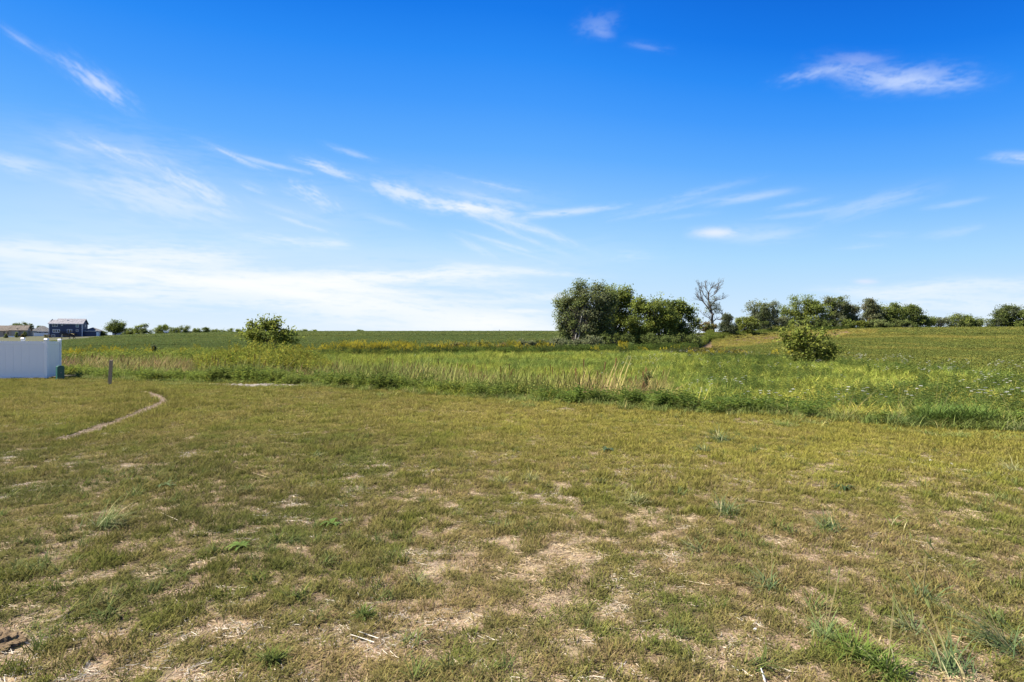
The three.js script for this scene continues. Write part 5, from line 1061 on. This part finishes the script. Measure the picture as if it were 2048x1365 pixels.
// ---- broad weeds mixed into the meadow at right, white umbels and goldenrod
{
  const r = mulberry(18), one = [[1, 1, 1], [0.85, 0.92, 0.85], [1.12, 1.1, 1]];
  const bed = new Bed([0, 1, 2].map(() => leafyPlant(r, 0.6, 6, 13, 0.15, 0.34, one, 0.3)), M.leaf);
  for (const [x, d] of strew(r, 9, 60, (d) => (d < 24 ? 5 : 3.4))) {
    const s = beyond(x, d), u = column(x, d); if (s < 2 || d > field0(u) || d < edgeOf(x) + 3) continue;
    const m = fbm(x * 0.3 + 7, d * 0.3 + 40, 3); if (r() > sstep(0.36, 0.6, m) * lerp(0.25, 1, sstep(1150, 1450, u))) continue;
    const c = mix3([0.10, 0.15, 0.036], [0.17, 0.205, 0.052], r()), f = 0.7 + 0.6 * r();
    bed.add(Math.floor(r() * 3), x, ground(x, -d), -d, r() * 6.28, 1.1, 0.6 + 0.7 * r() * r() + 0.15, (r() - 0.5) * 0.3, (r() - 0.5) * 0.3, [c[0] * f, c[1] * f, c[2] * f]);
  }
  bed.finish('meadow_weeds', 'weed_plants', 'leafy weeds mixed through the meadow grass at right');
  // white umbels
  const lace = []; for (let v = 0; v < 3; v++) { const mb = new MB(), H = 0.72; mb.tube([[0, 0, 0], [0.02, H * 0.6, 0], [0.03, H, 0.01]], [0.004, 0.004, 0.003], 3, [0.12, 0.16, 0.05]); for (const [hx, hz, hy, hr] of [[0.03, 0.01, H, 0.04], [0.12, 0.05, H * 0.9, 0.03]]) { mb.tube([[0.015, H * 0.5, 0], [hx, hy, hz]], [0.003, 0.002], 3, [0.12, 0.16, 0.05]); for (let k = 0; k < 26; k++) { const a = k * 2.4, q = Math.sqrt(k / 26) * hr, x = hx + Math.cos(a) * q, z = hz + Math.sin(a) * q, y = hy + 0.012 - q * q * 3 + r() * 0.006, e = 0.008; const c = vary([0.5, 0.5, 0.46], r, 0.2); mb.tri(mb.v(x - e, y, z - e * 0.6, c), mb.v(x + e, y, z - e * 0.6, c), mb.v(x, y + 0.004, z + e, c)); mb.tri(mb.v(x - e, y, z, c), mb.v(x + e, y, z, c), mb.v(x, y + e * 1.2, z, c)); } } lace.push(mb.geometry()); }
  const flowers = new Bed(lace, M.petal);
  for (const [x, d] of strew(r, 10, 56, (d) => 2.2)) {
    const s = beyond(x, d), u = column(x, d); if (s < 3 || d > field0(u) + 2) continue;
    const m = fbm(x * 0.35 + 90, d * 0.35 + 4, 3);
    const p = sstep(1180, 1500, u) * sstep(0.54, 0.68, m) * 0.75 + 0.012 * (u > 700 ? 1 : 0) + (Math.abs(u - 1285) < 40 && d > 38 && d < 46 ? 0.5 : 0);
    if (r() > p) continue;
    flowers.add(Math.floor(r() * 3), x, ground(x, -d) + 0.06, -d, r() * 6.28, 1.1, 0.8 + 0.35 * r(), (r() - 0.5) * 0.2, (r() - 0.5) * 0.2, [1, 1, 1]);
  }
  flowers.finish('white_wildflowers', 'flower_heads', 'white flat topped wildflowers scattered through the meadow');
  console.log('flowers', flowers.count);
  // goldenrod
  const gold = []; for (let v = 0; v < 4; v++) {
    const mb = new MB();
    for (let s = 0; s < 8; s++) {
      const a = r() * 6.28, q = 0.28 * Math.sqrt(r()), bx = Math.cos(a) * q, bz = Math.sin(a) * q, H = 0.95 + 0.4 * r();
      mb.tube([[bx, 0, bz], [bx * 1.3, H, bz * 1.3]], [0.006, 0.003], 3, [0.10, 0.13, 0.04]);
      for (let k = 0; k < 14; k++) { const t = k / 14, w = k * 2.4, L = 0.13, c = vary([0.085, 0.115, 0.035], r, 0.4), x = bx * (1 + 0.3 * t), z = bz * (1 + 0.3 * t), y = t * H * 0.85; const i = [mb.v(x, y, z, c), mb.v(x + Math.cos(w) * L * 0.5 - Math.sin(w) * 0.014, y + 0.04, z + Math.sin(w) * L * 0.5 + Math.cos(w) * 0.014, c), mb.v(x + Math.cos(w) * L, y + 0.03, z + Math.sin(w) * L, c), mb.v(x + Math.cos(w) * L * 0.5 + Math.sin(w) * 0.014, y + 0.04, z + Math.sin(w) * L * 0.5 - Math.cos(w) * 0.014, c)]; mb.tri(i[0], i[1], i[2]); mb.tri(i[0], i[2], i[3]); }
      for (let k = 0; k < 24; k++) { const t = r(), w = r() * 6.28, R = 0.11 * (1 - t * 0.8) * Math.sqrt(r()), c = vary([0.42, 0.345, 0.03], r, 0.6), e = 0.016, x = bx * 1.3 + Math.cos(w) * R, z = bz * 1.3 + Math.sin(w) * R, y = H - 0.14 + t * 0.24; mb.tri(mb.v(x - e, y, z + (r() - 0.5) * e, c), mb.v(x + e, y + (r() - 0.5) * e, z, c), mb.v(x, y + e * 1.5, z + (r() - 0.5) * e, c)); }
    }
    gold.push(mb.geometry());
  }
  const rods = new Bed(gold, M.petal);
  const drift = (u0, u1, d0, d1, n, lift = 1) => { for (let k = 0; k < n; k++) { const u = lerp(u0, u1, r()), d = lerp(d0, d1, r()), q = at(u, d), f = 0.8 + 0.4 * r(); rods.add(Math.floor(r() * 4), q[0], q[1], q[2], r() * 6.28, 1.1 * (0.8 + 0.4 * r()), lift * (0.75 + 0.45 * r()), (r() - 0.5) * 0.25, (r() - 0.5) * 0.25, [f, f, f]); } };
  drift(126, 160, 40, 46, 14); drift(160, 400, 46, 64, 46); drift(200, 250, 52, 58, 16); drift(640, 836, 58, 63, 70, 1.1); drift(672, 735, 60, 62, 34, 1.2); drift(740, 835, 60, 62, 60, 1.15); drift(835, 905, 60, 66, 12); drift(900, 1110, 62, 67, 50, 1.05); drift(590, 650, 56, 60, 14, 1.0); drift(835, 900, 60, 63, 18, 1.1); drift(925, 985, 64, 66, 16, 1.1); drift(1018, 1048, 64, 66, 14, 1.1);
  drift(1185, 1198, 58, 60, 4, 0.8); drift(1236, 1254, 57, 59, 9, 1.0); drift(1270, 1380, 57, 60, 8, 0.8); drift(1378, 1440, 46, 50, 18, 0.65); drift(1440, 1490, 46, 50, 10, 0.6); drift(1545, 1600, 38, 42, 8, 0.7);
  rods.finish('goldenrod', 'goldenrod_plants', 'yellow flowering goldenrod along the far bank and field edge');
}
// ---- the crop
{
  const r = mulberry(19), geos = [];
  for (let v = 0; v < 6; v++) { const mb = new MB(); for (let k = 0; k < 34; k++) { const a = r() * 6.28, q = 0.30 * Math.sqrt(r()), y = 0.18 + 0.34 * Math.sqrt(r()) * (1 - q * 0.6), L = 0.12 + 0.07 * r(), c = vary([1, 1, 1], r, 0.7); _o.set(Math.cos(a), 0.2, Math.sin(a)); leaf(mb, Math.cos(a) * q, y, Math.sin(a) * q, L, L * 0.36, r, _o, 0.15, c); } for (let k = 0; k < 5; k++) { const a = r() * 6.28, q = 0.25 * r(); mb.tube([[Math.cos(a) * q * 0.5, 0, Math.sin(a) * q * 0.5], [Math.cos(a) * q, 0.42, Math.sin(a) * q]], [0.006, 0.004], 3, [0.9, 0.9, 0.7]); } geos.push(mb.geometry()); }
  const bed = new Bed(geos, M.leaf);
  const put = (x, d, size) => {
    const u = column(x, d); if (d < field0(u) || d > lot0(u)) return;
    if (u > 1372 && u < 1425 && d > 76 && d < 140) return;
    const crest = u < 1250 ? 460 : 215; if (d > crest) return;
    const st = strawField(x, d, u); if (r() < st * 0.85) return;
    const n = rowTint(x, d), m = fbm(x * 0.25, d * 0.25 + 8, 3), right = sstep(1250, 1450, u);
    let c = mix3([0.090, 0.124, 0.034], [0.165, 0.178, 0.034], clamp(right * 0.75 + (n - 0.5) * 0.9));
    c = mix3(c, [0.27, 0.24, 0.055], clamp((sstep(0.52, 0.72, m) * 0.5 + st) * (0.35 + 0.65 * right)));
    const f = 0.82 + 0.36 * r();
    bed.add(Math.floor(r() * 6), x, ground(x, -d) - 0.04, -d, r() * 6.28, size * (0.8 + 0.5 * r()), (0.8 + 0.4 * r()) * lerp(1.0, 0.75, st) * Math.pow(size, 0.5), (r() - 0.5) * 0.3, (r() - 0.5) * 0.3, [c[0] * f, c[1] * f, c[2] * f]);
  };
  for (const [x, d] of strew(r, 24, 60, () => 24)) put(x, d, 0.48);
  for (const [x, d] of strew(r, 60, 110, () => 11)) put(x, d, 0.7);
  for (const [x, d] of strew(r, 110, 220, () => 2.6)) put(x, d, 1.4);
  for (const [x, d] of strew(r, 220, 420, () => 0.5)) if (column(x, d) < 1260) put(x, d, 3.0);
  bed.finish('crop', 'crop_plants', 'low leafy green bean crop covering the fields up to the skyline');
  console.log('crop', bed.count);
}
// ---- pale willowy weeds below the lone small tree
{
  const r = mulberry(22), one = [[1, 1, 1], [0.85, 0.92, 0.85], [1.15, 1.08, 1]];
  const bed = new Bed([0, 1, 2, 3].map(() => leafyPlant(r, 1.45, 9, 26, 0.19, 0.5, one, 0.9)), M.leaf);
  for (let k = 0; k < 620; k++) {
    const t = r(), u = lerp(385, 655, t), d = lerp(33, 45, r()) + 3 * (t - 0.5), q = at(u, d), e = 1 - Math.pow(Math.abs(t - 0.52) * 2, 2.2), hv = vnoise(q[0] * 0.7, q[2] * 0.7), c = mix3([0.23, 0.265, 0.045], [0.31, 0.30, 0.06], r()), f = 0.65 + 0.7 * r();
    bed.add(Math.floor(r() * 4), q[0], q[1], q[2], r() * 6.28, 1.0, (0.5 + 0.75 * e) * (0.6 + 0.55 * hv + 0.3 * r()), (r() - 0.5) * 0.25, (r() - 0.5) * 0.25, [c[0] * f, c[1] * f, c[2] * f]);
  }
  bed.finish('tall_pale_weeds', 'weed_plants', 'stand of tall pale yellow green weeds below the lone small tree');
}
// ---- rough growth under the trees on the rise and along the house plots
{
  const r = mulberry(20), one = [[1, 1, 1], [0.85, 0.9, 0.85], [1.15, 1.1, 1]];
  const bed = new Bed([0, 1, 2].map(() => leafyPlant(r, 0.9, 9, 12, 0.24, 0.6, one, 0.4)), M.leaf);
  const row = (u0, d0, u1, d1, n, wd, h, ca, cb) => { for (let k = 0; k < n; k++) { const t = r(), u = lerp(u0, u1, t), d = lerp(d0, d1, t) + (r() - 0.5) * wd, q = at(u, d), c = mix3(ca, cb, r()), f = 0.75 + 0.5 * r(); bed.add(Math.floor(r() * 3), q[0], q[1], q[2], r() * 6.28, 1.3, h * (0.6 + 0.7 * r()), (r() - 0.5) * 0.3, (r() - 0.5) * 0.3, [c[0] * f, c[1] * f, c[2] * f]); } };
  const ga = [0.13, 0.18, 0.036], gb = [0.22, 0.24, 0.055], da = [0.075, 0.11, 0.03];
  row(1392, 80, 1424, 122, 260, 8, 1.1, ga, gb); row(1415, 108, 1530, 130, 260, 5, 1.0, ga, gb); row(1530, 132, 1700, 147, 200, 5, 1.0, ga, da); row(1690, 148, 1870, 157, 130, 5, 0.9, ga, da);
  row(1120, 66, 1390, 70, 330, 5, 1.0, da, ga); row(1330, 62, 1470, 56, 90, 3, 0.7, da, [0.12, 0.085, 0.04]);
  row(840, 62, 1110, 65, 210, 4, 0.95, da, ga); row(640, 60, 840, 62, 160, 5, 0.9, ga, gb); row(125, 44, 420, 56, 520, 20, 1.05, ga, gb); row(400, 44, 640, 48, 300, 12, 1.1, ga, gb);
  bed.finish('rough_growth', 'weed_plants', 'rough green growth at the feet of the trees and along the far bank');
}

// ================================================================ single plants and small things in the lawn
{
  const r = mulberry(31);
  // a coarse grass clump of its own: flat arching blades, a few seed stalks
  const coarse = (label, u, v, o = {}) => {
    const [x, y, z] = lawnAt(u, v), t = thing('coarse_grass', label, 'grass clump', [x, y, z], 0, 'coarse grass clumps in the lawn'), mb = new MB(), S = o.size ?? 1;
    const base = o.color ?? [0.13, 0.165, 0.055];
    for (let k = 0; k < (o.n ?? 34) * 2.4; k++) { const a = (o.dir ?? 0) + (r() - 0.5) * (o.fan ?? 6.28), q = 0.07 * S * r(), b = r() * 6.28, c = vary(r() < (o.pale ?? 0.25) * 0.5 ? [0.42, 0.38, 0.2] : base, r, 0.5); const any = r() < 0.4; blade(mb, Math.cos(b) * q * (any ? 1.8 : 1), Math.sin(b) * q * (any ? 1.8 : 1), any ? r() * 6.28 : a, S * (0.08 + 0.17 * r()) * (any ? 0.65 : 1), 0.0024 + 0.0022 * r(), 0.3 + 0.9 * r(), 0.3 + 1.3 * r(), c, 4, -0.005, vary([base[0] * 1.5, base[1] * 1.35, base[2] * 1.3], r, 0.3)); }
    part(t, 'blades', mb.geometry(), M.grass);
    if (o.stalks) {
      for (let k = 0; k < o.stalks; k++) {
        const s = new MB(), a = (o.dir ?? 0) + (r() - 0.5) * Math.min(o.fan ?? 6.28, 3.2), L = S * (0.26 + 0.14 * r()), ln = 0.3 + 0.5 * r(), dx = Math.cos(a) * Math.sin(ln), dz = Math.sin(a) * Math.sin(ln), dy = Math.cos(ln), c = vary([0.19, 0.22, 0.075], r, 0.3);
        s.tube([[0, 0, 0], [dx * L * 0.5, dy * L * 0.55, dz * L * 0.5], [dx * L, dy * L, dz * L]], [0.0018, 0.0016, 0.0012], 4, [0.20, 0.165, 0.075]);
        const st = part(t, 'seed_stalk', s.geometry(true), M.bark);
        const hd = new MB(), hl = 0.045 * S; hd.tube([0, 0.3, 0.7, 1].map((q) => [dx * (L + hl * q), dy * (L + hl * q), dz * (L + hl * q)]), [0.002, 0.0045, 0.004, 0.001], 5, c);
        for (let j = 0; j < 26; j++) { const q = L + hl * r(), w = r() * 6.28; hd.tri(hd.v(dx * q, dy * q, dz * q, c), hd.v(dx * (q + 0.01) + Math.cos(w) * 0.009, dy * (q + 0.01), dz * (q + 0.01) + Math.sin(w) * 0.009, c), hd.v(dx * (q + 0.003), dy * (q + 0.003), dz * (q + 0.003), c)); }
        part(st, 'seed_head', hd.geometry(), M.leaf);
      }
    }
    return t;
  };
  const pale = [0.20, 0.215, 0.085], blue = [0.10, 0.145, 0.06], rich = [0.10, 0.15, 0.03];
  coarse('blue green coarse grass clump in the right middle of the lawn', 1440, 882, { size: 1.75, color: blue, n: 70, pale: 0.2 });
  coarse('small pale coarse clump just below left of the blue green clump', 1408, 905, { size: 1.1, color: blue, n: 30, pale: 0.4 });
  coarse('broad spreading green clump beside a pale bare patch right of centre', 1452, 1028, { size: 1.15, color: blue, n: 70 });
  coarse('yellowish spreading clump left of the pale bare patch right of centre', 1272, 1008, { size: 1.3, color: pale, n: 64, pale: 0.4 });
  coarse('tall arching pale clump in the left foreground leaning right', 205, 1056, { size: 1.7, color: [0.13, 0.165, 0.065], n: 60, dir: -0.5, fan: 3.0, pale: 0.3 });
  coarse('upright sparse clump in the middle left of the lawn', 632, 915, { size: 1.0, color: blue, n: 24, pale: 0.3 });
  coarse('low pale clump in the middle of the lawn, left of two', 1005, 968, { size: 1.0, color: pale, n: 36 });
  coarse('low pale clump in the middle of the lawn, right of two', 1062, 964, { size: 1.1, color: pale, n: 40, pale: 0.4 });
  coarse('small bleached clump with green base in the near centre foreground', 832, 1170, { size: 0.75, color: [0.17, 0.19, 0.07], n: 44, pale: 0.5 });
  coarse('clump with red stems and one bent seed stalk right of the bare soil', 1400, 1105, { size: 1.0, color: blue, n: 16, dir: -2.4, fan: 1.6, stalks: 1 });
  coarse('clump with red stems and upright seed heads right of the bare soil', 1540, 1180, { size: 1.1, color: blue, n: 34, dir: -1.8, fan: 3.4, stalks: 4 });
  coarse('sparse leaning clump in the right middle foreground', 1665, 1060, { size: 1.2, color: blue, n: 34, dir: -2.6, fan: 2.8, stalks: 1 });
  coarse('small green clump of three wide blades by grey soil at right', 1795, 1056, { size: 1.0, color: rich, n: 9, dir: -1.2, fan: 2.6 });
  coarse('tall clump with pinkish base and bent leaves right of the seed heads', 1845, 1205, { size: 1.1, color: blue, n: 26, stalks: 3 });
  coarse('spiky clump with pale heads in the right foreground left of the big patch', 1650, 1280, { size: 1.0, color: [0.12, 0.165, 0.06], n: 36, stalks: 3, dir: -1.2, fan: 3.6 });
  coarse('wide bladed dark green patch at the bottom right', 1712, 1318, { size: 1.1, color: rich, n: 90, pale: 0.1 });
  coarse('wide bladed dark green patch at the bottom, right half', 1775, 1352, { size: 1.1, color: rich, n: 80, pale: 0.1, stalks: 2 });
  coarse('reddish stemmed sparse clump above the dark green patch', 1825, 1262, { size: 0.9, color: [0.13, 0.16, 0.07], n: 26, stalks: 2, dir: -2.0, fan: 3.0 });
  coarse('long blue green clump sweeping up to the left at the lower right', 2018, 1302, { size: 1.75, color: [0.09, 0.135, 0.055], n: 46, dir: -2.5, fan: 0.8, stalks: 3 });
  coarse('upright blue green clump at the bottom right edge', 1908, 1350, { size: 1.2, color: blue, n: 40, dir: -1.5, fan: 3.0, stalks: 2 });
  coarse('pale fan of grass at the far right middle of the lawn', 2030, 945, { size: 1.4, color: pale, n: 34, dir: -1.8, fan: 2.4, pale: 0.4 });
  coarse('dark green clump at the bottom left of centre beside pale soil', 545, 1325, { size: 0.62, color: [0.09, 0.12, 0.03], n: 90, pale: 0.06 });
  coarse('dark green clump at the bottom, left of the crossed straws', 730, 1235, { size: 0.55, color: [0.085, 0.12, 0.03], n: 90, pale: 0.06 });
  coarse('small tuft in the left middle of the lawn right of the track', 245, 905, { size: 1.1, color: pale, n: 16, dir: 0.9, fan: 1.6, pale: 0.5 });
  // flat broad leaved weeds
  const rosette = (label, u, v, S, n, col) => {
    const [x, y, z] = lawnAt(u, v), t = thing('broadleaf_weed', label, 'weed', [x, y, z], r() * 6);
    for (let k = 0; k < n; k++) {
      const mb = new MB(), a = k * 2.39996, L = S * (0.6 + 0.5 * r()), w = L * 0.13, c = vary(col, r, 0.35), seg = 6, lift = 0.25 + 0.45 * r(); let pl = null;
      for (let j = 0; j <= seg; j++) { const q = j / seg, ww = w * Math.sin(Math.PI * Math.min(0.97, 0.12 + q * 0.86)) * (j % 2 ? 1.15 : 0.72), px = L * q, py = 0.012 + L * lift * q * (1.05 - q) * 1.6, i = [mb.v(px, py + ww * 0.25, -ww, c), mb.v(px, py, 0, vary([c[0] * 1.2, c[1] * 1.15, c[2] * 1.2], r, 0.1)), mb.v(px, py + ww * 0.25, ww, c)]; if (pl) { mb.quad(pl[0], pl[1], i[1], i[0]); mb.quad(pl[1], pl[2], i[2], i[1]); } pl = i; }
      const m = part(t, 'leaf', mb.geometry(), M.leaf); m.rotation.y = a;
    }
  };
  rosette('bright green flat rosette weed beside pale soil in the left foreground', 482, 1097, 0.13, 11, [0.13, 0.20, 0.045]);
  rosette('small bright green upright weed left of centre in the foreground', 664, 1052, 0.12, 10, [0.13, 0.21, 0.05]);
  rosette('dark blue green flat weed in the right middle distance of the lawn', 1214, 903, 0.17, 11, [0.055, 0.095, 0.05]);
  rosette('dark green flat weed below right of the blue green clump', 1688, 980, 0.16, 11, [0.05, 0.09, 0.035]);
  rosette('pale green trailing weed in the left middle of the lawn', 326, 975, 0.16, 9, [0.13, 0.18, 0.07]);
  // the mound of dark arching grass beside the weeds at right
  {
    const [x, y, z] = lawnAt(1946, 858), t = thing('grass_mound', 'large mound of dark green arching grass at the right edge of the lawn', 'grass clump', [x, y, z - 0.5]), mb = new MB();
    for (let k = 0; k < 1500; k++) { const a = r() * 6.28, q = Math.sqrt(r()), b = r() * 6.28, c = vary([0.105, 0.160, 0.034], r, 0.6); blade(mb, Math.cos(b) * q * 0.82, Math.sin(b) * q * 0.35, a, 0.34 + 0.34 * r(), 0.007 + 0.004 * r(), 0.15 + 0.5 * r(), 0.7 + 1.0 * r(), c, 4, -0.01); }
    part(t, 'blades', mb.geometry(), M.grass);
    const [x2, y2, z2] = lawnAt(1838, 856), s = thing('grass_mound', 'smaller dark grass tuft left of the large mound at the right', 'grass clump', [x2, y2, z2 - 0.25]), mc = new MB();
    for (let k = 0; k < 420; k++) { const a = r() * 6.28, q = Math.sqrt(r()), b = r() * 6.28, c = vary([0.10, 0.15, 0.04], r, 0.6); blade(mc, Math.cos(b) * q * 0.45, Math.sin(b) * q * 0.22, a, 0.18 + 0.22 * r(), 0.006, 0.2 + 0.5 * r(), 0.7 + 0.9 * r(), c, 4, -0.01); }
    part(s, 'blades', mc.geometry(), M.grass);
  }
  // tall pale foxtails between the weeds and the mound
  for (const [label, u, v, S] of [['pale drooping foxtail grass left of the dark mound, farthest left', 1690, 842, 2.3], ['pale drooping foxtail grass in the middle between weeds and mound', 1795, 850, 2.4], ['tall pale foxtail grass just left of the dark mound', 1868, 848, 2.6], ['pale foxtail grass at the right edge beside the dark mound', 2036, 866, 2.4]]) coarse(label, u, v, { size: S, color: [0.17, 0.21, 0.075], n: 40, stalks: 5, pale: 0.3 });
  // the diggings at the lower left
  {
    const y = ground(MOUND[0], -MOUND[1]), t = thing('dirt_mound', 'small heap of crumbly brown earth at the left edge of the foreground', 'dirt mound', [MOUND[0], y, -MOUND[1]]);
    const g = new THREE.SphereGeometry(1, 64, 32, 0, Math.PI * 2, 0, Math.PI / 2), p = g.attributes.position;
    for (let k = 0; k < p.count; k++) { const a = p.getX(k), b = p.getY(k), c = p.getZ(k), n = 0.62 + 0.55 * fbm(a * 3 + 9, c * 3 + 4, 4) + 0.22 * (vnoise(a * 14 + 30, c * 14 + b * 9) - 0.5); p.setXYZ(k, a * 0.19 * n, b * 0.055 * n * (1 + 0.4 * vnoise(a * 6 + 3, c * 6)) - 0.006, c * 0.17 * n); }
    g.computeVertexNormals();
    part(t, 'heap', g, new THREE.MeshStandardMaterial({ name: 'brown_earth', map: soilTexture, bumpMap: soilTexture, bumpScale: 0.01, color: new THREE.Color().setRGB(0.62, 0.48, 0.31), roughness: 1 }));
  }
  // pebbles and bits
  const pebble = (label, u, v, s, col) => { const [x, y, z] = lawnAt(u, v), t = thing('white_stone', label, 'stone', [x, y, z], r() * 6), g = new THREE.IcosahedronGeometry(1, 3), p = g.attributes.position; for (let k = 0; k < p.count; k++) { const a = p.getX(k), b = p.getY(k), c = p.getZ(k), n = 0.85 + 0.3 * vnoise(a * 1.5 + 5, b * 1.5 + c * 1.7 + 9); p.setXYZ(k, a * s * n, (b * 0.7 + 0.45) * s * n, c * s * n * 0.8); } g.computeVertexNormals(); part(t, 'stone', g, matte('pale_stone', col, 0.8)); };
  pebble('round white pebble on the lawn below the red stemmed clump', 1511, 1262, 0.014, [0.72, 0.71, 0.68]);
  pebble('white stone chip in the row at far right of the lawn, left one', 1862, 923, 0.022, [0.5, 0.5, 0.49]);
  pebble('white stone chip in the row at far right of the lawn, middle one', 1886, 926, 0.017, [0.5, 0.5, 0.5]);
  pebble('white stone chip in the row at far right of the lawn, right one', 1904, 930, 0.024, [0.5, 0.5, 0.49]);
  pebble('greyish white chip at the far right foreground', 2034, 1183, 0.013, [0.62, 0.62, 0.63]);
  { const [x, y, z] = lawnAt(1527, 1362), t = thing('white_stalk', 'short bleached white stalk standing at the bottom edge right of centre', 'stalk', [x, y, z]); const b = new MB(); b.tube([[0.006, 0.0, 0.01], [0.0, 0.03, 0.0], [-0.01, 0.062, -0.004]], [0.006, 0.0055, 0.003], 7, [0.68, 0.67, 0.64]); part(t, 'stem', b.geometry(true), M.bark); }
  const straw = (label, list, col = [0.5, 0.42, 0.28]) => { const [x, y, z] = lawnAt(...list[0]), t = thing('dry_stalk', label, 'dry stalk', [x, y, z]); const b = new MB(); const pts = list.map(([u, v]) => { const q = lawnAt(u, v); return [q[0] - x, q[1] - y + 0.02, q[2] - z]; }); b.tube(pts, pts.map(() => 0.0018), 5, col); part(t, 'stem', b.geometry(true), M.bark); };
  straw('long dry stalk lying across the right middle foreground', [[1502, 1005], [1560, 1012]]); straw('pale straw on bare soil at bottom left of centre, upper of the two crossed straws', [[716, 1270], [756, 1284]], [0.66, 0.63, 0.57]); straw('pale straw on bare soil at bottom left of centre, lower of the two crossed straws', [[700, 1276], [748, 1292]], [0.66, 0.63, 0.57]);
  straw('pale stalk lying near the seed heads at right', [[1368, 1167], [1420, 1176]]); straw('straight dry stalk in the left foreground lawn', [[470, 938], [540, 960]], [0.5, 0.4, 0.25]); straw('pale bent stalk in the left lawn above the brown tuft', [[322, 1030], [355, 1045]], [0.55, 0.48, 0.36]);
}
renderer.render(scene, camera);
